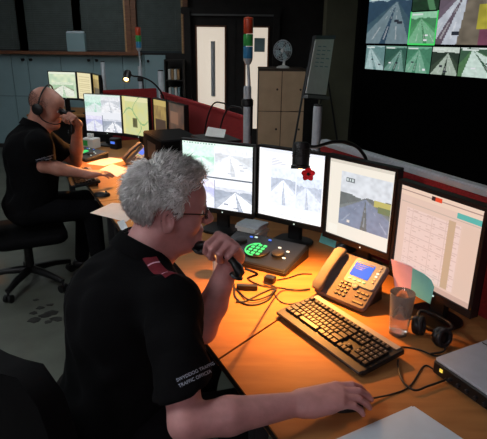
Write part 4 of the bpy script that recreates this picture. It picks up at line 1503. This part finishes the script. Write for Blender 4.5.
def hand_sdf(S, wrist, x, dorsal, side, curls, thumb, sc=1.0, k=.007):
    """palm, four fingers of unequal length with three joints, and a thumb leaving the side of the palm"""
    x = npv(Vector(x).normalized())
    z = npv(dorsal)
    z = z - x * (z @ x)
    z /= np.linalg.norm(z)
    y = np.cross(z, x)
    W = npv(wrist)
    P = lambda a, b, c: W + (x * a + y * b * side + z * c) * sc
    mcp = [(.090, .028), (.095, .0085), (.090, -.0110), (.081, -.0285)]
    ln = [(.043, .026, .020), (.047, .029, .021), (.043, .027, .020), (.034, .021, .018)]
    rd = [.0100, .0103, .0098, .0088]
    tips = []
    for i in range(4):
        mx, my = mcp[i]
        S.cone(P(.0, my * .55, 0), P(mx, my, .002), .0215 * sc, .0125 * sc, .016)
    S.cone(P(.02, -.024, -.008), P(.06, -.026, -.006), .014 * sc, .012 * sc, .014)
    S.cone(P(.02, .022, -.012), P(.05, .030, -.012), .017 * sc, .014 * sc, .014)
    for i in range(4):
        mx, my = mcp[i]
        p = np.array((mx, my, .002))
        ang = 0
        spread = (1.5 - i) * .05
        r = rd[i]
        for j in range(3):
            ang += math.radians(curls[i][j])
            d = np.array((math.cos(ang) * math.cos(spread), math.sin(spread) * abs(math.cos(ang)), -math.sin(ang)))
            q = p + d * ln[i][j]
            r2 = r * (.92 if j < 2 else .84)
            S.cone(P(*p), P(*q), r * sc, r2 * sc, k if j == 0 else .0035)
            p, r = q, r2
        tips.append(P(*p))
    tr = [.0165, .0130, .0115, .0095]
    for j in range(len(thumb) - 1):
        S.cone(P(*thumb[j]), P(*thumb[j + 1]), tr[j] * sc, tr[j + 1] * sc, .010 if j == 0 else .004)
    return P, tips


def head_sdf(S, Hc, R, sc):
    R = np.array(R.to_3x3())
    T = lambda p: npv(Hc) + R @ np.array(p) * sc
    e = lambda c, r, k=.012, op='u', Rl=None: S.ell(T(c), np.array(r) * sc, R if Rl is None else R @ np.array(Rl), k, op)
    c = lambda a, b, ra, rb, k=.012, op='u': S.cone(T(a), T(b), ra * sc, rb * sc, k, op)
    e((-.014, 0, .030), (.098, .076, .088), .01)
    e((.022, 0, -.030), (.066, .064, .088), .03)
    e((.052, 0, .040), (.042, .060, .045), .03)
    for s in (-1, 1):
        c((-.022, s * .050, -.050), (.058, s * .016, -.098), .026, .020, .03)
        e((.046, s * .038, -.030), (.034, .028, .030), .02)
        e((.098, s * .033, .004), (.016, .020, .0125), .012, 's')
        c((.084, s * .012, .020), (.074, s * .048, .018), .0095, .008, .012)
        e((.074, s * .032, .003), (.0135, .0145, .0125), .004)
        e((.102, s * .0115, -.031), (.012, .0075, .0085), .008)
        # ear
        Er = Euler((0, math.radians(-12), s * math.radians(24))).to_matrix()
        e((-.012, s * .086, -.010), (.021, .0095, .035), .006, 'u', Er)
        e((-.008, s * .0965, -.004), (.011, .008, .020), .005, 's', Er)
        e((.002, s * .079, -.012), (.006, .006, .009), .004)
        e((-.010, s * .083, -.036), (.010, .006, .010), .006)
    c((.088, 0, .014), (.114, 0, -.022), .0080, .0100, .014)
    e((.110, 0, -.027), (.0125, .0115, .0095), .008)
    c((.088, -.016, -.056), (.088, .016, -.056), .0085, .0085, .012)
    c((.084, -.014, -.071), (.084, .014, -.071), .0095, .0095, .012)
    c((.099, -.022, -.0635), (.099, .022, -.0635), .0028, .0028, .004, 's')
    e((.074, 0, -.098), (.022, .026, .018), .02)
    e((.035, 0, -.098), (.045, .040, .024), .03)
    return T


F = Vector((.898, .44, 0))
RV = Vector((.44, -.898, 0))


def person(label, P):
    """one seated figure: body (skin) in one mesh, clothing and hair as children"""
    root = thing('person', label, 'person', (P['seat'].x, P['seat'].y, 0))
    off = npv(root.location)
    h = P['h']
    Hc, N = P['head'], P['neck']
    SR, SL, ER, EL, WR, WL = (P[k] for k in ('SR', 'SL', 'ER', 'EL', 'WR', 'WL'))
    pel = P['pelvis']
    chest = N.lerp(pel, .36) + F * .0
    belly = N.lerp(pel, .72) + F * .035
    Tr = Matrix.Rotation(math.atan2(F.y, F.x), 3, 'Z')
    lean = (N - pel)
    pit = math.atan2(lean.dot(F), lean.z)
    Tr = Tr @ Matrix.Rotation(pit, 3, 'Y')
    HR = Matrix.Rotation(P['hyaw'], 3, 'Z') @ Matrix.Rotation(P['hpitch'], 3, 'Y') @ Matrix.Rotation(P.get('hroll', 0), 3, 'X')
    allp = [Hc, N, SR, SL, ER, EL, WR, WL, pel]
    lo = [min(p[i] for p in allp) - .24 for i in range(3)]
    hi = [max(p[i] for p in allp) + .24 for i in range(3)]
    hs = P.get('hs', 1.05)
    # ---------------- body
    S = SDF([lo[0], lo[1], pel.z - .05], hi, h)
    S.ell(chest, (.105, .155, .20), Tr, .05)
    S.ell(belly, (.115, .145, .17), Tr, .06)
    S.ell(pel, (.11, .145, .09), Tr, .05)
    S.cone(N - Vector((0, 0, .03)), SR, .055, .058, .04)
    S.cone(N - Vector((0, 0, .03)), SL, .055, .058, .04)
    for a, b, c in ((SR, ER, WR), (SL, EL, WL)):
        S.cone(a, b, .055, .043, .03)
        m = b.lerp(c, .35)
        S.cone(b, m, .042, .046, .015)
        S.cone(m, c, .046, .029, .015)
    T = head_sdf(S, Hc, HR, hs)
    S.cone(T((-.030, 0, -.045)), npv(N), .060 * hs, .070, .03)
    S.cone(T((.020, 0, -.085)), npv(N + F * .045), .042 * hs, .055, .03)
    PR, tipsR = hand_sdf(S, WR, P['RX'], P['RD'], 1, P['RC'], P['RT'], P.get('hand', 1.0))
    PL, tipsL = hand_sdf(S, WL, P['LX'], P['LD'], -1, P['LC'], P['LT'], P.get('hand', 1.0))
    body = S.mesh('body', P['skin'], root, off)
    # ---------------- shirt
    hsrt = P['hs_shirt']
    S = SDF([lo[0] - .05, lo[1] - .05, pel.z - .14], [hi[0], hi[1], N.z + .14], hsrt)
    S.ell(chest, (.150, .195, .225), Tr, .05)
    S.ell(chest - F * .05 + Vector((0, 0, .05)), (.12, .185, .15), Tr, .06)
    S.ell(belly, (.160, .185, .20), Tr, .08)
    S.ell(pel + Vector((0, 0, .02)), (.15, .185, .12), Tr, .06)
    S.cone(N - Vector((0, 0, .035)) - F * .015, SR, .078, .076, .05)
    S.cone(N - Vector((0, 0, .035)) - F * .015, SL, .078, .076, .05)
    for a, b, cu in ((SR, ER, P['cutR']), (SL, EL, P['cutL'])):
        e = a.lerp(b, 1.05)
        cpt = a.lerp(b, cu)
        n = (b - a).normalized()
        if a is SR and 'cutNR' in P:
            n = P['cutNR'].normalized()
        S.cone(a, e, .079, .068, .035, clip=(cpt, n))
    # neck opening
    S.cone(T((-.02, 0, -.06)), npv(N) - np.array((0, 0, .02)), .066, .066, .01, 's')
    S.ripple(.004, 42, 3)
    S.ripple(.0025, 90, 4)
    shirt = S.mesh('shirt', 'shirt', root, off)
    # collar: two-layer band standing around the neck, opening at the throat
    cb = MB()
    up = (Vector(T((-.03, 0, -.05))) - N).normalized()
    f2 = (F - up * F.dot(up)).normalized()
    s2 = up.cross(f2)
    cN = N + up * .012 - Vector(off)
    for rr0, rr1, z0, z1 in ((.078, .081, -.02, .034), (.088, .100, -.012, .036)):
        loops = []
        for kk in range(31):
            a = math.radians(22 + (338 - 22) * kk / 30)
            d = f2 * math.cos(a) * 1.08 + s2 * math.sin(a)
            front = max(0, math.cos(a))
            zt = z1 - front * .040
            zb_ = z0 - front * (.045 if rr0 > .08 else .02)
            pts = [cN + d * rr1 + up * zb_, cN + d * rr0 + up * zt, cN + d * (rr0 - .005) + up * zt, cN + d * (rr1 - .006) + up * zb_]
            loops.append(pts)
        cb.loft(loops)
    cb.build('collar', 'shirt', root, smooth=45)
    # ---------------- trousers and shoes
    S = SDF([pel.x - .3, pel.y - .4, 0.0], [pel.x + .85, pel.y + .75, pel.z + .12], .011)
    S.ell(pel, (.145, .185, .115), Tr, .05)
    lf = []
    for sd in (1, -1):
        hip = pel + RV * sd * .09
        knee = pel + F * .42 + RV * sd * .14 + Vector((0, 0, -.02))
        ank = Vector((knee.x, knee.y, .09)) + F * (.02 if sd > 0 else -.06)
        S.cone(hip, knee, .092, .068, .04)
        S.cone(knee, ank, .066, .052, .02)
        lf.append(ank)
    S.mesh('trousers', 'trousers', root, off)
    for ank in lf:
        a = ank - Vector(off)
        loops = []
        for u, wv, ht in ((-.075, .026, .05), (-.06, .036, .075), (0, .040, .080), (.06, .044, .055), (.12, .046, .042), (.165, .036, .034), (.185, .014, .02)):
            c0 = Vector((a.x, a.y, 0)) + F * u
            loops.append([c0 + RV * wv * math.cos(q) + Vector((0, 0, max(0.001, ht * (.5 + .5 * math.sin(q))))) for q in [2 * PI * j / 12 for j in range(12)]])
        MB().loft(loops).build('shoe', 'black', root, smooth=60)
    # ---------------- eyes
    Tv = lambda p: Vector(T(p)) - Vector(off)
    for s in (-1, 1):
        MB().ell(Tv((.0775, s * .0325, .003)), (.0122 * hs,) * 3, n=14, m=10).build('eye', 'eye_white', root, smooth=60)
        MB().ell(Tv((.0865, s * .0330, .001)), (.0058 * hs,) * 3, n=10, m=8).build('iris', 'iris', root, smooth=60)
        eb = MB()
        eb.tube([Tv(q) for q in ((.0945, s * .014, .022), (.0915, s * .030, .027), (.078, s * .050, .022))], [.003, .0042, .002], 6)
        eb.build('eyebrow', P['brow'], root, smooth=60)
    info = dict(T=T, Tv=Tv, HR=HR, hs=hs, off=Vector(off), shirt=shirt, body=body, PR=PR, PL=PL, tipsL=tipsL, up=up)
    return root, info


def strands(parent, info, inside, n, length, m, seed, r0=.0016, lift=.6, name='hair', cap=True, ctr=(-.014, 0, .030), rad=(.0995, .0775, .0895), comb=None, clump=0):
    """short hair: a thin cap over the scalp plus tapered locks growing from it"""
    r = np.random.default_rng(seed)
    V, Fc = [], []
    T = info['T']
    off = npv(info['off'])
    hs = info['hs']
    cnt = 0
    while cnt < n:
        d = r.normal(size=3)
        d /= np.linalg.norm(d)
        p = np.array(ctr) + d * np.array(rad)
        if not inside(p, r.uniform(-.006, .006)):
            continue
        nm = d / np.array(rad)
        nm /= np.linalg.norm(nm)
        fl = comb(p)
        fl = fl - nm * (fl @ nm)
        fl /= np.linalg.norm(fl) + 1e-6
        g = r.normal(size=3) * (.28 if r0 < .0018 else .42)
        dr = nm * lift * r.uniform(.5, 1.3) + fl + g
        dr /= np.linalg.norm(dr)
        ln = length(p) * r.uniform(.55, 1.2)
        q1 = p + dr * ln * .5 + nm * ln * .08
        q2 = p + dr * ln - nm * ln * .05 + fl * ln * .15
        sd = np.cross(dr, nm)
        sd /= np.linalg.norm(sd) + 1e-6
        rr = r0 * r.uniform(.7, 1.5)
        o = len(V)
        base = p - nm * .004
        for cpt, k in ((base, 1.0), (q1, .8)):
            for a in range(3):
                an = 2 * PI * a / 3
                V.append(T(cpt + (sd * math.cos(an) + nm * math.sin(an)) * rr * k) - off)
        V.append(T(q2) - off)
        for a in range(3):
            b = (a + 1) % 3
            Fc.append((o + a, o + b, o + 3 + b, o + 3 + a))
            Fc.append((o + 3 + a, o + 3 + b, o + 6))
        cnt += 1
    if cap:
        nu, nv = 64, 40
        idx = {}
        for i in range(nv + 1):
            for j in range(nu):
                th, ph = PI * i / nv, 2 * PI * j / nu
                d = np.array((math.sin(th) * math.cos(ph), math.sin(th) * math.sin(ph), math.cos(th)))
                p = np.array(ctr) + d * np.array(rad) * (1.0 + cap * (.5 + .5 * math.sin(ph * 23 + th * 11)))
                if inside(p, 0.0):
                    idx[(i, j)] = len(V)
                    V.append(T(p) - off)
        for i in range(nv):
            for j in range(nu):
                ks = [(i, j), (i + 1, j), (i + 1, (j + 1) % nu), (i, (j + 1) % nu)]
                if all(q in idx for q in ks):
                    Fc.append(tuple(idx[q] for q in ks))
    me = bpy.data.meshes.new(name)
    me.from_pydata([tuple(v) for v in V], [], Fc)
    return link(name, me, m, parent, smooth=0)


# ------------------------------------------------ grey-haired man
Hn = aty(171, 208, 1.49)
Nn = Hn + Vector((-.088, -.045, -.145))
near = dict(h=.0036, hand=1.12, hs_shirt=.007, skin='skin', brow='hair', head=Hn, neck=Nn, hyaw=math.radians(10), hpitch=math.radians(6), hs=1.06,
            SR=Nn + RV * .195 + F * .03 + Vector((0, 0, -.075)), SL=Nn - RV * .18 + F * .03 + Vector((0, 0, -.06)),
            ER=atz(186, 423, .80), WR=atz(303, 403, .790), EL=atz(203, 330, .792), WL=aty(226, 241, 1.41) - Vector((-.15, -.62, .62)).normalized() * .104,
            pelvis=Nn - F * .17 + Vector((0, 0, -.52)), seat=Nn - F * .2,
            RX=HAND_DIR + Vector((0, 0, .10)), RD=(0, -.12, 1), RC=[(12, 24, 14), (14, 26, 16), (16, 27, 17), (18, 28, 18)],
            RT=[(.022, .026, -.012), (.050, .046, -.020), (.078, .050, -.026), (.100, .044, -.030)],
            LX=(-.15, -.62, .62), LD=(.5, .3, .75), LC=[(66, 80, 35), (72, 82, 36), (76, 84, 38), (80, 86, 40)],
            LT=[(.022, .026, -.012), (.050, .040, -.030), (.070, .030, -.046), (.085, .012, -.052)],
            cutR=.74, cutL=.70, cutNR=Vector((.25, -.25, -.95)))
man, inf = person('grey-haired man in black uniform shirt resting his chin on his hand', near)


def hair_in(p, j):
    x, y, z = p
    if x > .066:
        return z > .084 + j * .6
    if x > .030:
        return z > .046 + j * .6 + (x - .030) * 1.05
    if x > .012:
        return z > .012 + j * .6
    if x > -.036:
        return z > .040 + j * .5
    if x > -.056:
        return z > .040 + (x + .036) * 4.2 + j * .5
    return z > -.066 + j


def hair_comb(p):
    x, y, z = p
    top = np.array((.45 + 3.0 * max(0, x), y * 4, .5 + 4 * max(0, x)))
    side = np.array((-.7 if x > -.05 else -.2, y * 2, -.5 if x > -.05 else -1.0))
    f = min(1, max(0, (z - .03) / .075))
    f = min(1, f + max(0, x - .03) * 8)
    f *= min(1, max(0, (x + .085) / .05))
    return side * (1 - f) + top * f


strands(man, inf, hair_in, 8000, lambda p: .012 + .034 * min(1, max(0, (p[2] + .05) / .13)), 'hair', 5, r0=.0020, lift=.85, comb=hair_comb, cap=.03, rad=(.1045, .0815, .0965))
# spectacles
Tv = inf['Tv']
sp = MB()
for s in (-1, 1):
    rim = [Tv((.1035 - .010 * abs(math.cos(a) * .6) - (.004 if s * math.cos(a) > 0 else 0), s * .034 + .0235 * math.cos(a), .001 + .0165 * math.sin(a))) for a in [2 * PI * k / 24 for k in range(25)]]
    sp.tube(rim, .0013, 6, cap=False)
    sp.tube([Tv((.096, s * .057, .009)), Tv((.088, s * .079, .012)), Tv((.02, s * .0865, .012)), Tv((-.012, s * .0885, .010)), Tv((-.028, s * .086, -.012))], .0019, 6)
sp.tube([Tv((.104, -.011, .004)), Tv((.110, 0, .008)), Tv((.104, .011, .004))], .0014, 6)
spo = sp.build('spectacles', 'black', man, smooth=60)
for s in (-1, 1):
    MB().loft([[Tv((.1035 - .006 * abs(math.cos(a)) + dx, s * .034 + .0225 * math.cos(a), .001 + .0155 * math.sin(a))) for a in [2 * PI * k / 20 for k in range(20)]] for dx in (0, .0012)]).build('lens', 'lens', spo)
# epaulettes on the shoulders
bvh_me = inf['shirt'].data
bvh = BVHTree.FromPolygons([v.co[:] for v in bvh_me.vertices], [p.vertices[:] for p in bvh_me.polygons])
off = inf['off']


def drape(name, m, parent, quad, nu, nv, lift=.004, thick=.002, dirn=Vector((0, 0, -1)), start=.25):
    """cloth piece laid on the shirt by dropping a grid onto it"""
    top = []
    for i in range(nv + 1):
        for j in range(nu + 1):
            u, v = j / nu, i / nv
            p = quad[0] * (1 - u) * (1 - v) + quad[1] * u * (1 - v) + quad[2] * u * v + quad[3] * (1 - u) * v
            hit = bvh.ray_cast(p - off - dirn * start, dirn)
            q = hit[0] if hit[0] is not None else p - off
            top.append(q - dirn * lift)
    vs = top + [p + dirn * thick for p in top]
    n0 = len(top)
    fs = []
    for i in range(nv):
        for j in range(nu):
            a = i * (nu + 1) + j
            fs.append((a, a + 1, a + nu + 2, a + nu + 1))
    mb = MB()
    mb.add(vs, fs)
    o = mb.build(name, m, parent, smooth=60)
    return o


def ep(Sh, parent, sgn):
    n0 = Nn - Vector((0, 0, .02)) + RV * sgn * .085
    n1 = Sh + RV * sgn * .005
    ax = (n1 - n0)
    sdv = Vector((-ax.y, ax.x, 0)).normalized() * .021
    e = drape('epaulette', 'epaulette', parent, [n0 - sdv, n1 - sdv, n1 + sdv, n0 + sdv], 12, 4)
    for u in (.2, .82):
        m0 = n0.lerp(n1, u)
        m1 = n0.lerp(n1, u + .035)
        drape('rank_stripe', 'note_pink', e, [m0 - sdv * .95, m1 - sdv * .95, m1 + sdv * .95, m0 + sdv * .95], 2, 4, lift=.0055)


ep(near['SR'], man, 1)
ep(near['SL'], man, -1)


# lettering on the sleeve
def sleeve_text(parent, lines, centre, xdir, ydir, size, look, inf_off, bv):
    for i, tx in enumerate(lines):
        cu = bpy.data.curves.new('sleeve_text', 'FONT')
        cu.body = tx
        cu.size = size
        cu.align_x = 'LEFT'
        tmp = bpy.data.objects.new('tmp', cu)
        COL.objects.link(tmp)
        dg = bpy.context.evaluated_depsgraph_get()
        me = bpy.data.meshes.new_from_object(tmp.evaluated_get(dg))
        bpy.data.objects.remove(tmp)
        bpy.data.curves.remove(cu)
        import bmesh
        bm = bmesh.new()
        bm.from_mesh(me)
        bmesh.ops.subdivide_edges(bm, edges=[e for e in bm.edges if e.calc_length() > size * .25], cuts=2)
        for v in bm.verts:
            p = centre + xdir * (v.co.x * 1.12) + ydir * (v.co.y - i * size * 1.25) - inf_off
            hit = bv.ray_cast(p - look * .2, look)
            v.co = (hit[0] if hit[0] is not None else p) - look * .003
        bm.to_mesh(me)
        bm.free()
        link('sleeve_text', me, 'thread', parent)


look = Vector(ray(200, 377)).normalized()
arm = (near['ER'] - near['SR']).normalized()
def shirt_hit(px, py):
    d = Vector(ray(px, py)).normalized()
    hit = bvh.ray_cast(Vector(CAM) - off, d)
    return hit[0] + off if hit[0] is not None else None
A_, B_ = shirt_hit(177, 382), shirt_hit(205, 369)
if A_ is None or B_ is None:
    A_, B_ = near['SR'].lerp(near['ER'], .6), near['SR'].lerp(near['ER'], .62) + Vector((.1, 0, .02))
xd = (B_ - A_).normalized()
yd = (xd.cross(look)).normalized()
if yd.z < 0:
    yd = -yd
sleeve_text(man, ['SWYDDOG TRAFFIG', 'TRAFFIC OFFICER'], A_, xd, yd, .0115, look, off, bvh)

# handset held at the mouth
hc_ = Vector(inf['PL'](.078, .0, -.030)) + (Vector(inf['PL'](0, .03, 0)) - Vector(inf['PL'](0, 0, 0)))
hax = (Vector(inf['PL'](0, .1, 0)) - Vector(inf['PL'](0, 0, 0))).normalized()
t = thing('telephone_handset', 'black telephone handset held at the grey-haired man\'s mouth', 'handset', hc_ - hax * .04)
xf = frame_xf((0, 0, 0), hax, Vector((-.8, .3, -.4)))
hb = MB(xf)
pr = []
for k in range(13):
    u = k / 12
    x = -.085 + u * .17
    e = abs(u - .5) * 2
    wv = .012 + .010 * max(0, e - .5) / .5
    zc = .020 * max(0, e - .45) / .55
    if k in (0, 12):
        wv *= .65
    pr.append([(x, wv * math.cos(q), zc + wv * .85 * math.sin(q)) for q in [2 * PI * j / 14 for j in range(14)]])
hb.loft(pr).build('grip', 'black', t, smooth=60)
MB(xf).lathe([(.019, .0), (.021, .006), (.015, .010)], 16, (-.072, 0, .030)).build('mouthpiece', 'black', t, smooth=40)
MB(xf).lathe([(.019, .0), (.021, .006), (.015, .010)], 16, (.072, 0, .030)).build('earpiece', 'black', t, smooth=40)
ce = hc_ - hax * .126
cable('black cord from the held handset across to the telephone', [ce, ce - hax * .03 + Vector((.01, 0, 0)), aty(248, 279, 1.44), aty(262, 286, 1.60), atz(280, 288, DESK + .02), atz(297, 290, Z + .004), atz(310, 289, Z + .003)], .0036)

# ------------------------------------------------ bald man on the telephone
Hf = aty(47, 107, 3.5)
Nf = Hf + Vector((-.085, -.03, -.145))
fsr = Nf + RV * .185 + Vector((0, 0, -.06))
far_ = dict(h=.0055, hs_shirt=.010, skin='skin2', brow='hair_dark', head=Hf, neck=Nf, hyaw=math.radians(-4), hpitch=math.radians(16), hs=1.08,
            SR=fsr, SL=Nf - RV * .18 + F * .03 + Vector((0, 0, -.06)),
            ER=aty(43, 166, 3.32), WR=atz(86, 174, .818), EL=atz(76, 162, .80), WL=aty(71, 115, 3.40) - Vector((-.15, -.62, .62)).normalized() * .095,
            pelvis=Nf - F * .12 + Vector((0, 0, -.54)), seat=Nf - F * .12,
            RX=(.9, .35, -.02), RD=(0, -.12, 1), RC=[(8, 14, 10), (9, 15, 11), (10, 16, 12), (11, 17, 13)],
            RT=near['RT'], LX=(-.15, -.62, .62), LD=(.5, .3, .75), LC=near['LC'], LT=near['LT'], cutR=.72, cutL=.72)
man2, inf2 = person('bald man in black shirt wearing a headset and speaking on a telephone', far_)


def crop_in(p, j):
    x, y, z = p
    if x > .03:
        return False
    if x > -.034:
        return .0 + j < z < .060 + j
    return -.062 + j < z < .075 + j


strands(man2, inf2, crop_in, 1500, lambda p: .006, 'hair_dark', 9, r0=.0013, lift=.6, comb=hair_comb, cap=.0)
# headset of the bald man
Tv = inf2['Tv']
t = thing('worn_headset', 'black headset worn by the bald man', 'headset', tuple(inf2['off'] + Tv((0, 0, 0))))
O2 = Tv((0, 0, 0))
tv = lambda p: Tv(p) - O2
MB().tube([tv((-.012, .106 * math.cos(a), .010 + .124 * math.sin(a))) for a in [PI * k / 20 for k in range(21)]], .0055, 8).build('headband', 'black', t, smooth=60)
for s in (-1, 1):
    MB().tube([tv((-.010, s * .101, -.004)), tv((-.010, s * .106, -.004)), tv((-.010, s * .115, -.004)), tv((-.010, s * .120, -.004))], [.026, .036, .036, .026], 18).build('ear_cup', 'black', t, smooth=40)
MB().tube(bez([tv((-.008, -.104, -.02)), tv((.03, -.10, -.06)), tv((.085, -.06, -.075)), tv((.108, -.025, -.068))], 6), [.0035] * 18 + [.007], 6).build('microphone_boom', 'black', t, smooth=60)
# his handset
hc_ = Vector(inf2['PL'](.070, .0, -.030))
hax = Vector((-.35, .1, .9)).normalized()
t = thing('telephone_handset', 'black telephone handset in the bald man\'s hand', 'handset', hc_)
xf = frame_xf((0, 0, 0), hax, Vector((-.8, .2, -.4)))
MB(xf).loft(pr).build('grip', 'black', t, smooth=60)
MB(xf).lathe([(.019, .0), (.021, .006), (.015, .010)], 16, (-.072, 0, .030)).build('mouthpiece', 'black', t, smooth=40)
MB(xf).lathe([(.019, .0), (.021, .006), (.015, .010)], 16, (.072, 0, .030)).build('earpiece', 'black', t, smooth=40)
# wrist watch strap and sleeve lettering of the far man
bm2 = inf2['shirt'].data
bvh2 = BVHTree.FromPolygons([v.co[:] for v in bm2.vertices], [p.vertices[:] for p in bm2.polygons])
d = Vector(ray(36, 161)).normalized()
hit = bvh2.ray_cast(Vector(CAM) - inf2['off'], d)
if hit[0] is not None:
    xd = Vector((.95, .1, .28)).normalized()
    yd = xd.cross(d).normalized()
    yd = -yd if yd.z < 0 else yd
    sleeve_text(man2, ['SWYDDOG TRAFFIG', 'TRAFFIC OFFICER'], hit[0] + inf2['off'], xd, yd, .012, d, inf2['off'], bvh2)


# ------------------------------------------------ office chairs
def office_chair(label, o, seat_z=.44, back_top=.92, arms=True, rz_=None):
    fz = math.atan2(F.y, F.x) if rz_ is None else rz_
    t = thing('office_chair', label, 'chair', (o.x, o.y, 0), fz)
    MB().rbox((0.02, 0, seat_z - .035), (.48, .50, .07), .09, seg=5).build('seat', 'black_matte', t, smooth=50)
    loops = []
    for k in range(9):
        u = k / 8
        z = seat_z + .06 + (back_top - seat_z - .06) * u
        wv = .21 + .03 * math.sin(PI * u)
        if k in (0, 8):
            wv -= .05
        dx = -.245 - .05 * u
        loops.append([(dx - .035 + .03 * (abs(q) ** 2), q * wv, z) for q in (-1, -.66, -.33, 0, .33, .66, 1)] + [(dx + .035 + .03 * (abs(q) ** 2), q * wv, z) for q in (1, .66, .33, 0, -.33, -.66, -1)])
    MB().loft(loops).build('backrest', 'black_matte', t, smooth=50)
    MB().tube(bez([(-.05, 0, seat_z - .08), (-.24, 0, seat_z - .07), (-.31, 0, seat_z + .05), (-.31, 0, seat_z + .2)], 6), .022, 8).build('back_bracket', 'black', t, smooth=50)
    MB().lathe([(.045, .10), (.045, .13), (.030, .14), (.030, .28), (.018, .285), (.018, seat_z - .07)], 16).build('gas_column', 'black', t, smooth=40)
    MB().box((0, 0, seat_z - .085), (.2, .16, .03)).build('tilt_mechanism', 'black', t, bevel=.006)
    for k in range(5):
        a = 2 * PI * k / 5 + .35
        dr = Vector((math.cos(a), math.sin(a), 0))
        lg = MB()
        lg.tube([dr * .02 + Vector((0, 0, .115)), dr * .18 + Vector((0, 0, .105)), dr * .30 + Vector((0, 0, .080))], [.030, .024, .018], 8)
        l_ = lg.build('star_leg', 'black', t, smooth=50)
        sdv = Vector((-dr.y, dr.x, 0))
        c = dr * .30
        for s in (-1, 1):
            MB().cyl(c + sdv * s * .008 + Vector((0, 0, .028)), c + sdv * s * .026 + Vector((0, 0, .028)), .0275, n=14).build('caster_wheel', 'black', l_, smooth=40)
        MB().cyl(c + Vector((0, 0, .03)), c + Vector((0, 0, .08)), .008, n=8).build('caster_stem', 'darkgrey', l_)
    if arms:
        for s in (-1, 1):
            MB().tube(bez([(.06, s * .23, seat_z - .06), (.06, s * .29, seat_z - .03), (.04, s * .30, seat_z + .17)], 6), .014, 8).build('arm_post', 'black', t, smooth=50)
            MB().rbox((.04, s * .30, seat_z + .185), (.24, .07, .03), .03).build('arm_pad', 'black', t, smooth=50)
    return t


cs = near['pelvis']
office_chair('black office chair under the grey-haired man', Vector((cs.x, cs.y, 0)) - F * .02, seat_z=cs.z - .135, back_top=.93, arms=False, rz_=math.radians(54))
cs = far_['pelvis']
office_chair('black swivel office chair under the bald man', Vector((cs.x, cs.y, 0)) - F * .02, seat_z=cs.z - .135, back_top=.95, arms=False)
